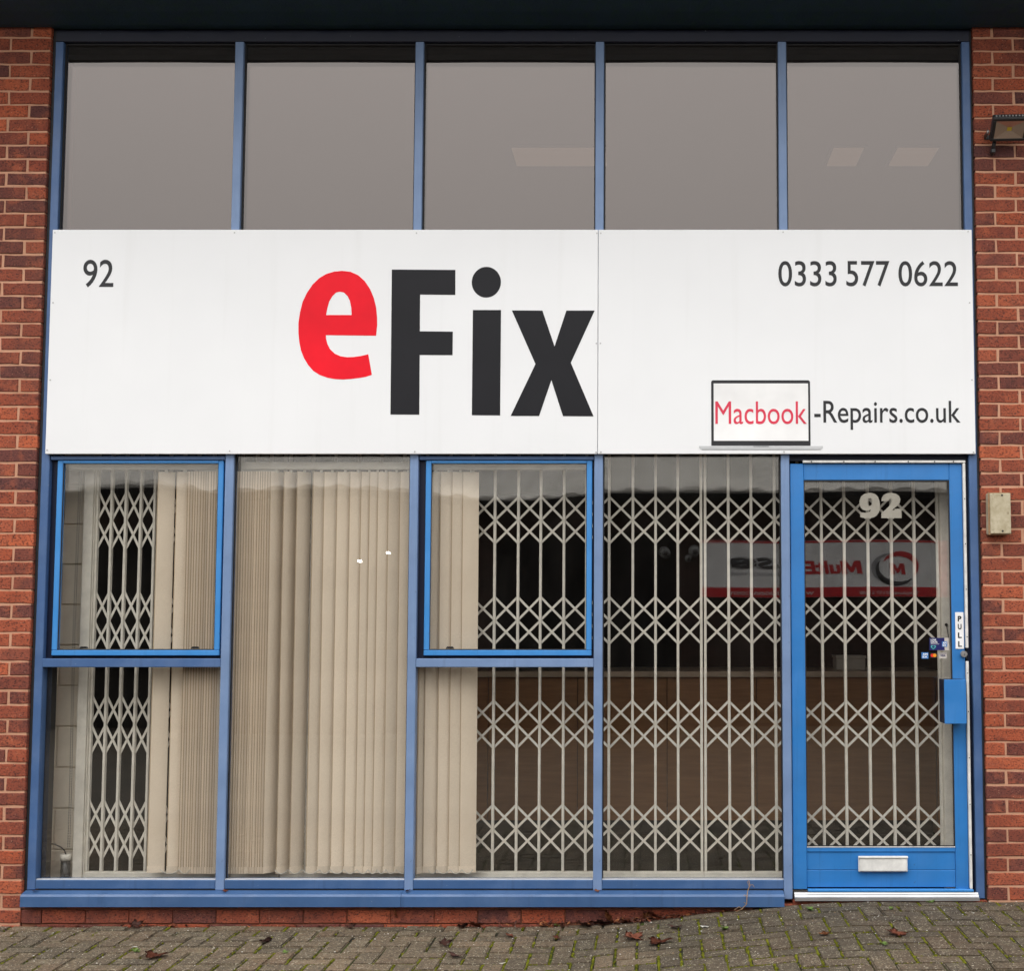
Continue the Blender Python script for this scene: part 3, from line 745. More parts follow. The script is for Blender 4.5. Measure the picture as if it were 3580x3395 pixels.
# ------------------------------------------------------------------ sign board
sg = thing('sign_board', (-.75, -.015, 2.456), 'long white shop sign with red and black lettering above the windows', 'sign')
SZ = (2.4560, 3.6680); SEAM = -.2889; SY = -.026
pl = box('panel', (-3.2155, SEAM - .0012), (SY, -.003), SZ, 'sign_white', sg, .003, 2); prr = box('panel', (SEAM + .0012, 1.7143), (SY, -.003), SZ, 'sign_white', sg, .003, 2)
TY0, TY1 = SY - .0012, SY + .0005
E_OUT = [(-1.472,3.091),(-1.467,3.147),(-1.468,3.189),(-1.474,3.245),(-1.487,3.295),(-1.508,3.344),(-1.537,3.387),(-1.572,3.419),(-1.614,3.438),(-1.660,3.443),(-1.701,3.439),(-1.743,3.426),(-1.781,3.403),(-1.815,3.369),(-1.845,3.323),(-1.867,3.274),(-1.880,3.217),(-1.887,3.161),(-1.886,3.105),(-1.880,3.055),(-1.871,3.013),(-1.854,2.971),(-1.831,2.933),(-1.803,2.901),(-1.768,2.879),(-1.726,2.864),(-1.684,2.857),(-1.643,2.855),(-1.601,2.858),(-1.560,2.863),(-1.525,2.869),(-1.491,2.880),(-1.512,2.991),(-1.548,2.982),(-1.589,2.976),(-1.624,2.975),(-1.659,2.980),(-1.690,2.994),(-1.715,3.017),(-1.730,3.045),(-1.738,3.073),(-1.740,3.094)]
E_IN = [(-1.740,3.203),(-1.736,3.231),(-1.726,3.274),(-1.709,3.305),(-1.689,3.325),(-1.669,3.330),(-1.647,3.325),(-1.627,3.305),(-1.615,3.281),(-1.607,3.245),(-1.604,3.203)]
F_ = [(-1.393,3.450),(-1.053,3.448),(-1.052,3.312),(-1.240,3.314),(-1.239,3.115),(-1.063,3.113),(-1.063,2.986),(-1.238,2.987),(-1.236,2.666),(-1.389,2.667)]
I_ = [(-0.957,3.230),(-0.807,3.230),(-0.807,2.662),(-0.957,2.663)]
X_ = [(-0.749,3.228),(-0.586,3.227),(-0.520,3.033),(-0.458,3.227),(-0.307,3.227),(-0.433,2.945),(-0.311,2.657),(-0.473,2.658),(-0.536,2.852),(-0.600,2.659),(-0.751,2.659),(-0.621,2.938)]
prism('letter', E_OUT, TY0, TY1, 'vinyl_red', pl, holes=(E_IN,)); prism('letter', F_, TY0, TY1, 'vinyl_black', pl); prism('letter', I_, TY0, TY1, 'vinyl_black', pl)
prism('letter_dot', disc(40, .078, -.8867, 3.3811, .0835), TY0, TY1, 'vinyl_black', pl); prism('letter', X_, TY0, TY1, 'vinyl_black', pl)
text('number_lettering', '92', (-3.0439, -2.8812), (3.3535, 3.5036), SY - .0006, 'vinyl_grey', pl, off=.004)
for s_, xa, xb in (('0333', .6750, .9868), ('577', 1.0383, 1.2702), ('0622', 1.3176, 1.6350)): text('phone_lettering', s_, (xa, xb), (3.3585, 3.4965), SY - .0006, 'vinyl_grey', prr, off=.004)
# printed laptop with the web address
def rrect(x0, x1, z0, z1, r):
    o = []
    for cx, cz, a0 in ((x1 - r, z1 - r, 0), (x0 + r, z1 - r, 90)):
        o += [(cx + r * math.cos(R(a0 + 15 * i)), cz + r * math.sin(R(a0 + 15 * i))) for i in range(7)]
    return o + [(x0, z0), (x1, z0)]
prism('laptop_lid', rrect(.3136, .8393, 2.5003, 2.8508, .012), TY0, TY1, 'vinyl_grey', prr); box('laptop_screen', (.3267, .8285), (SY - .0022, SY - .0013), (2.526, 2.8333), 'screen_white', prr, 0)
prism('laptop_base', [(.2483, 2.4982), (.9046, 2.4982), (.9046, 2.489), (.898, 2.481), (.886, 2.4781), (.268, 2.4781), (.255, 2.481), (.2483, 2.489)], TY0, TY1, 'print_silver', prr)
box('laptop_edge', (.262, .892), (SY - .0020, SY - .0013), (2.4781, 2.4815), 'print_silver_dark', prr, 0); prism('laptop_notch', [(.533, 2.4982), (.621, 2.4982), (.616, 2.4935), (.538, 2.4935)], SY - .0022, SY - .0013, 'print_silver_dark', prr)
text('web_lettering', 'Macbook', (.3353, .8196), (2.6150, 2.7369), SY - .0028, 'vinyl_rose', prr, off=.0); text('web_lettering', '-Repairs.co.uk', (.8601, 1.6357), (2.5851, 2.7404), SY - .0006, 'vinyl_grey', prr, off=.004)
for xa, za in ((-3.2029, 3.6513), (-2.2397, 3.6513), (-1.2639, 3.6492), (-.2966, 3.6485), (-.2756, 3.6485), (.7022, 3.6542), (1.6942, 3.6580), (-3.1999, 3.2695), (-3.2005, 2.8522), (-3.2051, 2.4767), (-2.2377, 2.4718), (-1.2573, 2.4676), (-.2971, 2.4655), (-.2715, 2.4655), (.6984, 2.4669), (1.7020, 2.4650), (1.6956, 3.2695), (1.7005, 2.8522), (-.2975, 3.0498), (-.2753, 3.0498)):
    prism('screw', disc(10, .0042, xa, za), SY - .0022, SY + .001, 'steel_dull', pl if xa < SEAM else prr)

# ------------------------------------------------------------------ security grilles behind the glass
def grille(x0, x1, n, label, dbl=None):
    """folding grille with n bays; bars in pairs with scissor links between them"""
    gr = thing('folding_grille', ((x0 + x1) / 2, .21, .14), label, 'security grille')
    p = (x1 - x0) / n; zt, zb = 2.66, .235
    bar = boxmesh('bar', .0138, .0070, zt - zb, 'grille_paint', .0015)
    linkL = .1775; hh = math.sqrt(linkL ** 2 - p ** 2) ; hw = p
    for i in range(n + 1):
        x = x0 + i * p + (rnd.uniform(-.0022, .0022) if 0 < i < n else 0); lean = rnd.uniform(-.0012, .0012)
        for y in (.2000, .2180): link('bar', bar, gr, (x, y, (zt + zb) / 2), (0, lean, 0))
        if dbl is not None and i in dbl:
            for y in (.2000, .2180): link('bar', bar, gr, (x + .0185, y, (zt + zb) / 2))
    ang = math.atan2(hh, hw)
    lk = boxmesh('link', math.hypot(hh, hw) + .010, .0028, .0122, 'grille_paint', 0)
    bmr = bmesh.new(); bmesh.ops.create_cone(bmr, cap_ends=True, segments=8, radius1=.0048, radius2=.0036, depth=.003); rv = finish(bmr, 'rivet', 'grille_paint')
    for zn in (2.122, 1.5754, 1.0150, .4578):
        for i in range(n):
            xc = x0 + (i + .5) * p
            for s in (-1, 1):
                zc = zn + s * hh / 2
                link('link', lk, gr, (xc, .2065, zc), (0, ang + rnd.uniform(-.012, .012), 0)); link('link', lk, gr, (xc, .2105, zc), (0, -ang + rnd.uniform(-.012, .012), 0))
                link('rivet', rv, gr, (xc, .2043, zc), (R(90), 0, 0))
    box('bottom_track', (x0 - .01, x1 + .01), (.190, .226), (.200, .2335), 'grille_paint', gr, .002); box('top_track', (x0 - .01, x1 + .01), (.190, .226), (2.66, 2.70), 'grille_paint', gr, .002)
    return gr
g1 = grille(-3.0275, -2.0050, 13, 'cream folding grille bunched up behind the left window')
box('frame_post', (-3.092, -3.040), (.175, .24), (.135, 2.70), 'grille_paint', g1, .003); box('post_lip', (-3.0385, -3.0330), (.185, .23), (.16, 2.70), 'grille_paint', g1, .001)
g2 = grille(-1.9780, .2666, 18, 'cream folding grille stretched across the middle windows')
g3 = grille(.2880, 1.5550, 10, 'cream folding grille behind the right window and door')
box('lock_post', (1.5665, 1.6165), (.18, .24), (.135, 2.70), 'grille_paint', g3, .003); box('post_lip', (1.5640, 1.5663), (.19, .23), (.16, 2.70), 'grille_paint', g3, .0005)
tube('key', [(1.590, .176, 1.545), (1.594, .172, 1.52), (1.598, .172, 1.49), (1.600, .172, 1.455)], .0022, 'black_plastic', g3)
cyl('key_boss', (1.589, .18, 1.552), (1.589, .174, 1.552), .008, 'black_plastic', g3)

# ------------------------------------------------------------------ vertical blinds
def slat_mesh(zt, zb, seed, width=.089):
    """gently cupped cloth strip, weighted hem at the bottom"""
    rr = random.Random(seed); bm = bmesh.new(); nx, nz = 6, 16; g = []
    tw = rr.uniform(-.05, .05)
    for j in range(nz + 1):
        t = j / nz; row = []
        for i in range(nx + 1):
            u = (0, .045, .2, .4, .6, .8, 1)[i] - .5
            a = tw * (1 - t)
            x = u * width; y = .006 * (4 * u * u - .5) + .0012 * math.sin(t * 7 + seed)
            row.append((x * math.cos(a) - y * math.sin(a), x * math.sin(a) + y * math.cos(a), zb + (zt - zb) * t))
        g.append(row)
    for off, fl in ((-.0006, False), (.0006, True)):
        vv = [[bm.verts.new((x, y + off, z - (zt + zb) / 2)) for x, y, z in row] for row in g]
        for j in range(nz):
            for i in range(nx):
                q = [vv[j][i], vv[j][i + 1], vv[j + 1][i + 1], vv[j + 1][i]]; f_ = bm.faces.new(q[::-1] if fl else q); f_.smooth = True; f_.material_index = 1 if i == 0 else 0
    # hem pocket
    for fl, off in ((False, -.0026), (True, .0026)):
        h0 = [bm.verts.new((x, y + off, zb - (zt + zb) / 2 - .001)) for x, y, z in g[0]]; h1 = [bm.verts.new((x, y + off, zb + .034 - (zt + zb) / 2)) for x, y, z in g[0]]
        for i in range(nx):
            q = [h0[i], h0[i + 1], h1[i + 1], h1[i]]; bm.faces.new(q[::-1] if fl else q).smooth = True
    return finish(bm, 'slat', ['blind_fabric', 'slat_edge_shade'])
ZT, ZB = 2.376, .246
SM = [slat_mesh(ZT, ZB, i) for i in range(5)]
def blind(label, x0, x1, slats, chainx=None):
    b = thing('vertical_blind', ((x0 + x1) / 2, .12, 2.4), label, 'blind')
    box('headrail', (x0, x1), (.095, .140), (2.388, 2.428), 'chain_white', b, .002)
    prev = None
    for x, a in slats:
        link('slat', rnd.choice(SM), b, (x, .118, (ZT + ZB) / 2), (0, rnd.uniform(-.0015, .0015), R(a)))
        box('hanger', (x - .006, x + .006), (.112, .124), (2.372, 2.389), 'chain_white', b, 0)
        if prev is not None and x - prev > .03:
            pts = [(prev + (x - prev) * t / 8 + .036, .080, .268 - .022 * math.sin(math.pi * t / 8)) for t in range(9)]
            tube('link_chain', pts, .0020, 'chain_white', b)
        prev = x
    if chainx is not None:
        bl = Blobs(); z = .38
        while z < 2.38:
            for dx in (0, .010): bl.add((dx + .004 * math.sin(z * 3), 0, z), .0034, .0034, .0034)
            z += .0085 if z < 1.0 else .0105
        c = link('bead_chain', bl.mesh('bead_chain', ['chain_dark']), b, (chainx, .12, 0)); c['kind'] = 'stuff'
    return b
def stack(xa, xb, n, ang): return [(xa + (xb - xa) * i / (n - 1), ang + rnd.uniform(-3, 3)) for i in range(n)]
blind('beige vertical blind gathered to the right side of the left window', -3.16, -2.285, [(-2.624, 12), (-2.522, 14)] + stack(-2.465, -2.285, 14, 48), -3.097)
blind('beige vertical blind closed across the second window', -2.215, -1.298, stack(-2.215, -2.022, 15, 48) + [(-1.950, 52), (-1.878, 48)] + [(x, 20) for x in (-1.786, -1.727, -1.657, -1.588, -1.528, -1.482, -1.437, -1.380, -1.318)])
blind('beige vertical blind drawn to the left of the third window', -1.236, -.320, [(-1.226, 50), (-1.212, 52), (-1.170, 20), (-1.098, 18), (-1.036, 14), (-.978, 10)])

# ------------------------------------------------------------------ things in the shop
ct = thing('reception_counter', (.2, 2.1, .135), 'long brown wooden reception counter seen through the grille', 'counter')
for i in range(6): box('front_panel', (-1.70 + .60 * i + .002, -1.10 + .60 * i - .002), (1.90, 1.92), (.235, 1.185), 'counter_wood', ct, .002)
box('plinth', (-1.69, 1.88), (1.94, 2.5), (.135, .233), 'black_plastic', ct, .002); box('top', (-1.74, 1.93), (1.86, 2.52), (1.187, 1.226), 'counter_top', ct, .003); box('end_panel', (1.905, 1.925), (1.90, 2.5), (.135, 1.185), 'counter_wood', ct, .002)
c = thing('carton', (1.37, 2.2, 1.226), 'pale cardboard carton on the counter behind the door', 'box')
box('body', (1.27, 1.47), (2.12, 2.30), (1.226, 1.30), 'carton', c, .002); box('lid', (1.265, 1.475), (2.115, 2.305), (1.302, 1.322), 'carton', c, .002)
dr = thing('inner_door', (-2.95, 3.4, .135), 'dark brown wooden door inside behind the left grille', 'door')
box('leaf', (-3.30, -2.60), (3.40, 3.44), (.14, 2.10), 'inner_door', dr, .003); cyl('handle', (-2.67, 3.40, 1.1), (-2.67, 3.34, 1.1), .012, 'alloy', dr)
cn = thing('canister', (-3.125, .17, .135), 'grey capped canister with a cable behind the lower left pane', 'canister')
cyl('body', (-3.125, .17, .135), (-3.125, .17, .300), .024, 'dark_cast', cn, 16); cyl('cap', (-3.125, .17, .300), (-3.125, .17, .332), .028, 'grille_paint', cn, 16)
tube('cable', [(-3.125, .17, .332), (-3.13, .165, .352), (-3.15, .16, .372), (-3.175, .155, .385), (-3.20, .15, .39), (-3.225, .15, .38)], .004, 'black_plastic', cn)
# lit panels on the upper ceiling
def clight(x, y, sx, sy, label):
    t = thing('ceiling_light', (x, y, 4.70), label, 'ceiling light', 'lit panels on the upper ceiling')
    box('frame', (x - sx / 2 - .02, x + sx / 2 + .02), (y - sy / 2 - .02, y + sy / 2 + .02), (4.686, 4.6995), 'upper_dark', t, .001); box('diffuser', (x - sx / 2, x + sx / 2), (y - sy / 2, y + sy / 2), (4.682, 4.6865), 'panel_lit', t, 0)
clight(-.62, 1.68, .62, .34, 'wide lit ceiling panel behind the middle upper window'); clight(1.30, 1.68, .20, .34, 'narrow lit ceiling panel left of its twin, right upper window'); clight(1.76, 1.68, .27, .34, 'lit ceiling panel nearest the right edge of the upper glass')

# ------------------------------------------------------------------ wall light and box on the right pier
fl = thing('floodlight', (1.93, -.10, 4.17), 'black floodlight fixed high on the right brick pier', 'floodlight')
FT = 52; FC = Vector((1.893, -.142, 4.182))
def tilted(name, sx, sy, sz, mat, off, b=.002, parent=fl):
    q = Matrix.Rotation(R(-3), 4, 'Z') @ Matrix.Rotation(R(FT), 4, 'X')
    p = FC + q.to_3x3() @ Vector(off)
    return link(name, boxmesh(name, sx, sy, sz, mat, b), parent, p, q.to_euler())
tilted('housing', .186, .034, .135, 'dark_cast', (0, .010, 0), .004)
for sx, sz, ox, oz in ((.186, .016, 0, .0595), (.186, .016, 0, -.0595), (.016, .1025, -.085, 0), (.016, .1025, .085, 0)): tilted('bezel', sx, .010, sz, 'black_plastic', (ox, -.0125, oz))
# tapered reflector behind the front glass
bm = bmesh.new(); o4 = [(-.076, -.0068, -.051), (.076, -.0068, -.051), (.076, -.0068, .051), (-.076, -.0068, .051)]; i4 = [(-.012, .0, -.010), (.012, .0, -.010), (.012, .0, .010), (-.012, .0, .010)]
ov_, iv_ = [bm.verts.new(p) for p in o4], [bm.verts.new((p[0], .022 - .030, p[2])) for p in i4]
for v in ov_: v.co.y = -.0165
for v in iv_: v.co.y = -.0078
for i in range(4): bm.faces.new((ov_[i], ov_[(i + 1) % 4], iv_[(i + 1) % 4], iv_[i]))
q = Matrix.Rotation(R(-3), 4, 'Z') @ Matrix.Rotation(R(FT), 4, 'X')
link('reflector', finish(bm, 'reflector', 'lens_reflector'), fl, FC, q.to_euler()); tilted('led_chip', .024, .002, .020, 'led_yellow', (0, -.0085, 0), 0)
for i in range(9): tilted('cooling_fin', .005, .020, .11, 'dark_cast', (-.064 + .016 * i, .037, 0), .001)
for i in range(10): tilted('rib', .008, .010, .006, 'steel_dull', (-.076 + .017 * i, .006, .0700), .001)
box('bracket_arm', (1.790, 1.795), (-.10, -.018), (4.165, 4.19), 'dark_cast', fl, .001); box('bracket_arm', (2.000, 2.005), (-.10, -.018), (4.165, 4.19), 'dark_cast', fl, .001); box('bracket_plate', (1.7955, 1.9995), (-.024, -.019), (4.165, 4.19), 'dark_cast', fl, .001)
cyl('pivot_bolt', (1.786, -.10, 4.177), (1.797, -.10, 4.177), .009, 'steel_dull', fl); cyl('cable_gland', (1.835, -.068, 4.14), (1.829, -.045, 4.095), .010, 'black_plastic', fl); box('gland_nut', (1.817, 1.842), (-.062, -.030), (4.078, 4.102), 'black_plastic', fl, .004); tube('cable', [(1.829, -.045, 4.09), (1.829, -.035, 4.075), (1.835, -.022, 4.08), (1.85, -.020, 4.12)], .004, 'black_plastic', fl)

jb = thing('junction_box', (1.82, -.045, 2.02), 'dirty cream plastic box screwed to the right brick pier', 'junction box')
bx = box('body', (1.762, 1.879), (-.072, -.0195), (2.026, 2.245), 'weathered_box', jb, .008, 2); box('lid', (1.770, 1.8785), (-.082, -.0725), (2.029, 2.242), 'weathered_box', jb, .004, 2)
box('lid_seam', (1.7608, 1.8800), (-.0728, -.0718), (2.0248, 2.2462), 'twig', jb, 0)
prism('screw', disc(10, .0055, 1.833, 2.231), -.0832, -.0815, 'black_plastic', jb); prism('screw', disc(10, .0055, 1.833, 2.043), -.0832, -.0815, 'black_plastic', jb)

# ------------------------------------------------------------------ leaves, weeds and litter
def leaf_mesh(seed, mat, lobes=5):
    rr = random.Random(seed); bm = bmesh.new(); n = 40; ring = []
    c0 = bm.verts.new((0, 0, 0)); mid = []
    cu1, cu2 = rr.uniform(.25, .7), rr.uniform(-.5, .5)
    for i in range(n):
        t = 2 * math.pi * i / n
        r = .55 + .45 * abs(math.cos(lobes * t / 2)) ** 1.5 + .10 * math.sin(lobes * 3 * t + seed); r *= 1 + .25 * math.cos(t)
        x, y = r * math.cos(t), r * math.sin(t) * .85
        def zz(x, y): return cu1 * x * x * .5 + cu2 * x * y * .6 + .35 * cu1 * y * y
        ring.append(bm.verts.new((x, y, zz(x, y) + rr.uniform(-.05, .08)))); mid.append(bm.verts.new((x * .5, y * .5, zz(x * .5, y * .5) + rr.uniform(-.02, .04) + (.05 if i % 8 < 4 else -.02))))
    for i in range(n):
        k = (i + 1) % n; bm.faces.new((mid[i], ring[i], ring[k], mid[k])); bm.faces.new((c0, mid[i], mid[k]))
    s = [bm.verts.new(p) for p in ((-.5, .02, .05), (-.5, -.02, .05), (-1.25, -.015, .15), (-1.25, .015, .15))]; bm.faces.new(s)
    ex = bmesh.ops.solidify(bm, geom=list(bm.faces), thickness=.02)
    return finish(bm, 'leaf', mat, True)
LEAF = [leaf_mesh(1, 'leaf_brown'), leaf_mesh(2, 'leaf_dark'), leaf_mesh(3, 'leaf_tan'), leaf_mesh(4, 'leaf_brown', 3), leaf_mesh(5, 'leaf_dark', 3)]
def leaf(px, py, size, kind, label, rz=None, tilt=(0, 0), lift=.006, wall=False):
    """a fallen leaf at ground point px, py"""
    o = bpy.data.objects.new('leaf', LEAF[kind]); COL.objects.link(o); o.location = (px, py, gz(px, py) + lift)
    o.rotation_euler = (tilt[0], tilt[1], rnd.uniform(0, 6.28) if rz is None else rz); o.scale = (size, size, size)
    return tag(o, label, 'leaf', 'fallen leaves along the shopfront')
leaf(-.34, -.10, .055, 1, 'dark curled leaf in the heap at the foot of the brick plinth', 2.2, (.3, .2), .012)
leaf(-.27, -.07, .050, 4, 'blackish brown leaf lying in the leaf heap by the plinth', .6, (-.3, .3), .016)
leaf(-.23, -.045, .042, 2, 'tan orange leaf propped against the plinth above the leaf heap', 1.2, (.9, .1), .035)
leaf(-.13, -.05, .032, 0, 'small reddish leaf right of the leaf heap', 4.0, (.4, 0), .012)
leaf(-.03, -.035, .036, 2, 'small tan leaf under the sill where the paving rises', .3, (.7, .3), .02)
leaf(.02, -.04, .040, 0, 'brown leaf wedged under the right end of the sill', 2.9, (.5, -.3), .018)
leaf(.10, -.04, .025, 3, 'tiny orange leaf below the sill near the dry stalk', 1.0, (.6, .2), .012)
leaf(-.10, -.40, .062, 0, 'large brown leaf on the paving below the right window', .9, (.15, .1), .012)
leaf(.02, -.52, .062, 3, 'flat red brown leaf on the paving in front of its larger neighbour', .05, (.08, 0), .010)
leaf(.12, -.27, .040, 4, 'dark leaf on the paving just right of the large brown leaf', 2.5, (.1, .2), .008)
leaf(-.47, -.30, .026, 0, 'small leaf on the paving left of the large brown leaf', 1.7, (.2, 0), .008)
leaf(1.12, -.70, .055, 0, 'brown leaf lying on the paving in front of the door', .2, (.1, .25), .012)
leaf(.80, -.66, .032, 2, 'small orange leaf on the paving left of the door leaf', .2, (.05, 0), .008)
leaf(-2.35, -.62, .058, 3, 'brown leaf on the paving below the left window', .3, (.1, .1), .010)
leaf(-2.66, -.06, .036, 1, 'dark leaf against the plinth below the left window', .8, (.5, 0), .014)
leaf(-1.33, -.034, .045, 2, 'tan maple leaf stuck upright on the plinth under the second window', 1.9, (1.25, .1), .078)
leaf(-.90, -.06, .050, 0, 'rust brown leaf against the plinth under the third window', 2.6, (.5, .2), .018)
leaf(-.98, -.07, .030, 4, 'small dark leaf beside the rust brown leaf at the plinth', .6, (.2, 0), .010)
leaf(-1.55, -.075, .026, 1, 'crumpled black leaf at the plinth under the second window', .2, (.3, 0), .010)
leaf(-1.90, -.36, .036, 4, 'dark leaf on the paving below the second window', 1.2, (.1, .1), .008)
leaf(-1.02, -.40, .034, 1, 'dark folded leaf on the paving below the third window', .4, (.4, .1), .010)
leaf(-.92, -.62, .040, 4, 'brown leaf near the front of the paving below the third window', 2.4, (.1, .1), .008)
leaf(-.71, -.25, .030, 0, 'small curled leaf on the paving left of the leaf heap', 1.4, (.3, .2), .008)
for nm, x_, z_, k_, lb in (('leaf', -2.215, .181, 0, 'little leaf resting on the sill under the first mullion'), ('leaf', -.29, .181, 2, 'tan leaf resting on the sill under the third mullion'), ('leaf', -1.262, .181, 4, 'crumbled leaf on the sill under the second mullion'), ('leaf', -3.19, .184, 2, 'tiny orange leaf at the left end of the sill')):
    o = bpy.data.objects.new('leaf', LEAF[k_]); COL.objects.link(o); o.location = (x_, -.022, z_); o.scale = (.018,) * 3; o.rotation_euler = (.3, .2, rnd.uniform(0, 6)); tag(o, lb, 'leaf', 'fallen leaves along the shopfront')
def weed(x, y, s, label, n=9):
    rr = random.Random(label); t = thing('weed', (x, y, gz(x, y)), label, 'weed', 'green weeds growing in the paving'); bm = bmesh.new()
    for i in range(n):
        a = rr.uniform(0, 6.28); L = s * rr.uniform(.5, 1); up = rr.uniform(.3, 1.0); d = Vector((math.cos(a), math.sin(a), up)).normalized(); sd_ = Vector((-math.sin(a), math.cos(a), 0))
        b0 = bm.verts.new((0, 0, 0)); p1 = bm.verts.new(d * L * .6 + sd_ * L * .28); p2 = bm.verts.new(d * L * .6 - sd_ * L * .28); p3 = bm.verts.new(d * L + Vector((0, 0, -L * .15))); bm.faces.new((b0, p1, p3, p2))
    link('foliage', finish(bm, 'foliage', 'weed_green'), t, (x, y, gz(x, y))); return t
weed(.36, -.40, .045, 'green weed in the paving under the right end of the sill', 12); weed(1.44, -.045, .035, 'green weed at the right end of the door threshold', 12); weed(.80, -.17, .040, 'green weed in a joint left of the door threshold', 10)
weed(-.50, -.035, .04, 'green sprig at the plinth just left of the leaf heap', 8); weed(-2.47, -.52, .035, 'green weed in the paving below the left window', 8); weed(1.20, -.20, .030, 'flat green weed in the joint below the letter plate', 10); weed(-1.75, -.55, .03, 'small green weed on the paving below the second window', 8); weed(1.05, -.86, .035, 'green weed nearest the viewer in front of the door', 9)
st = thing('dry_stalk', (.47, -.055, gz(.47, -.05)), 'dried brown weed stalk rising over the right end of the sill', 'stalk')
zg = gz(.47, -.08)
tube('stem', [(.43, -.075, zg), (.46, -.078, zg + .015), (.485, -.075, zg + .04), (.487, -.068, zg + .075), (.492, -.05, zg + .10), (.505, -.03, zg + .125), (.50, -.02, zg + .15)], .0022, 'twig', st)
for pp in ([(.487, -.068, zg + .075), (.475, -.07, zg + .085), (.470, -.07, zg + .080)], [(.505, -.03, zg + .125), (.520, -.03, zg + .128), (.528, -.03, zg + .115)], [(.50, -.03, zg + .12), (.492, -.03, zg + .145)], [(.46, -.078, zg + .015), (.445, -.09, zg + .03), (.42, -.09, zg + .012)], [(.485, -.075, zg + .04), (.47, -.085, zg + .05)]): tube('twiglet', pp, .0016, 'twig', st)
for x, y, s, lb in ((-.69, -.74, .018, 'white paper scrap on the paving below the third window'), (.26, -.31, .024, 'white wrapper scrap on the paving below the right window'), (-2.49, -.46, .020, 'thin white stick on the paving below the left window')):
    lt = thing('litter', (x, y, gz(x, y)), lb, 'litter', 'white litter on the paving'); bm = bmesh.new(); rr = random.Random(lb)
    pts = [bm.verts.new((s * math.cos(a) * rr.uniform(.7, 1.2), s * (.25 if 'stick' in lb else .6) * math.sin(a), rr.uniform(.001, .008))) for a in [i * .785 for i in range(8)]]; cc = bm.verts.new((0, 0, .006))
    for i in range(8): bm.faces.new((cc, pts[i], pts[(i + 1) % 8]))
    bmesh.ops.solidify(bm, geom=list(bm.faces), thickness=.0015); link('scrap', finish(bm, 'scrap', 'chip_white'), lt, (x, y, gz(x, y) + .003))
# grit and crumbs
bl = Blobs()
for i in range(1100):
    x, y = rnd.uniform(-3.6, 2.2), -.02 - abs(rnd.gauss(0, .45))
    if i % 4 == 0: x, y = rnd.gauss(-.25, .45), -.03 - abs(rnd.gauss(0, .035))
    r = rnd.uniform(.0010, .0030); bl.add((x, y, gz(x, y) + r * .4), r * rnd.uniform(.8, 2.2), r, r * .6)
me = bl.mesh('grit', ['chip_white', 'leaf_dark', 'twig'])
for i, p in enumerate(me.polygons): k = i // 20; p.material_index = (1 + k % 2) if k % 4 == 0 else k % 3
RL = random.Random(7)
lv, lf = [], []
for i in range(420):
    x = RL.gauss(-.22, .28) if i < 300 else RL.uniform(-3.2, .6); y = -.022 - abs(RL.gauss(0, .022 if i < 300 else .012))
    if x > .62: continue
    a = RL.uniform(0, 6.28); L = RL.uniform(.004, .018); wd = L * RL.uniform(.3, .8); z = gz(x, y) + RL.uniform(0, .022 if i < 300 else .006); n0 = len(lv); tl = RL.uniform(-.6, .6)
    for u, v in ((-1, -.3), (-.3, -1), (.7, -.6), (1, .2), (.2, 1), (-.7, .5)):
        lv.append((x + (u * L * math.cos(a) - v * wd * math.sin(a)), min(-.019, y + (u * L * math.sin(a) + v * wd * math.cos(a))), z + tl * u * L + .002))
    lf.append(list(range(n0, n0 + 6)))
lm = bpy.data.meshes.new('leaf_litter'); lm.from_pydata(lv, [], lf)
for m in ('leaf_dark', 'leaf_brown', 'leaf_tan'): lm.materials.append(MATS[m])
for p in lm.polygons: p.material_index = (0, 0, 1, 0, 2, 1)[p.index % 6]
ll = link('leaf_litter', lm, None, (0, 0, 0)); ll['kind'] = 'stuff'; ll['label'] = 'crumbled dead leaf litter drifted against the brick plinth'; ll['category'] = 'leaf litter'
o = link('grit', me, None, (0, 0, 0)); o['kind'] = 'stuff'; o['label'] = 'pale grit and leaf crumbs scattered over the paving'; o['category'] = 'grit'

# ------------------------------------------------------------------ the building across the yard (seen in the glass)
OY = -11.0
op = thing('brick_workshop', (0, OY - 3, 0), 'low brick workshop with ribbed grey roof mirrored in the glass', 'building')
box('wall', (-16, 14), (OY - 7, OY), (-.2, 3.25), 'far_brick', op, 0)
def roof_slab(y0, z0, y1, z1, nm):
    bm = bmesh.new(); n = 300; top = []
    for i in range(n + 1):
        x = -16.4 + 30.8 * i / n; h = .035 if i % 4 in (1, 2) else 0
        top.append([bm.verts.new((x, y, z + h)) for y, z in ((y0, z0), (y1, z1))] + [bm.verts.new((x, y, z - .04)) for y, z in ((y0, z0), (y1, z1))])
    for a, b_ in zip(top, top[1:]): bm.faces.new((a[0], b_[0], b_[1], a[1])); bm.faces.new((a[2], a[3], b_[3], b_[2])); bm.faces.new((a[0], a[2], b_[2], b_[0]))
    link(nm, finish(bm, nm, 'far_roof'), op, (0, 0, 0))
roof_slab(OY + .35, 3.30, OY - 3.5, 4.35, 'roof'); roof_slab(OY - 7.4, 3.30, OY - 3.5, 4.35, 'roof')
box('gutter', (-16.3, 14.3), (OY + .30, OY + .42), (3.16, 3.27), 'far_dark', op, .01)
for x in (-13.0, -9.0, -2.2, 7.5): box('dark_doorway', (x, x + 2.6), (OY - .05, OY + .03), (0, 2.75), 'far_dark', op, .01)  # near-black slabs painting the unlit inside of open doorways
for x in (-5.2, 5.4): box('window', (x, x + 1.6), (OY - .04, OY + .02), (1.0, 2.2), 'far_dark', op, .01)
bn = thing('banner_sign', (2.45, OY + .06, 1.85), 'white and red banner sign on the workshop, mirrored in door and window', 'sign')
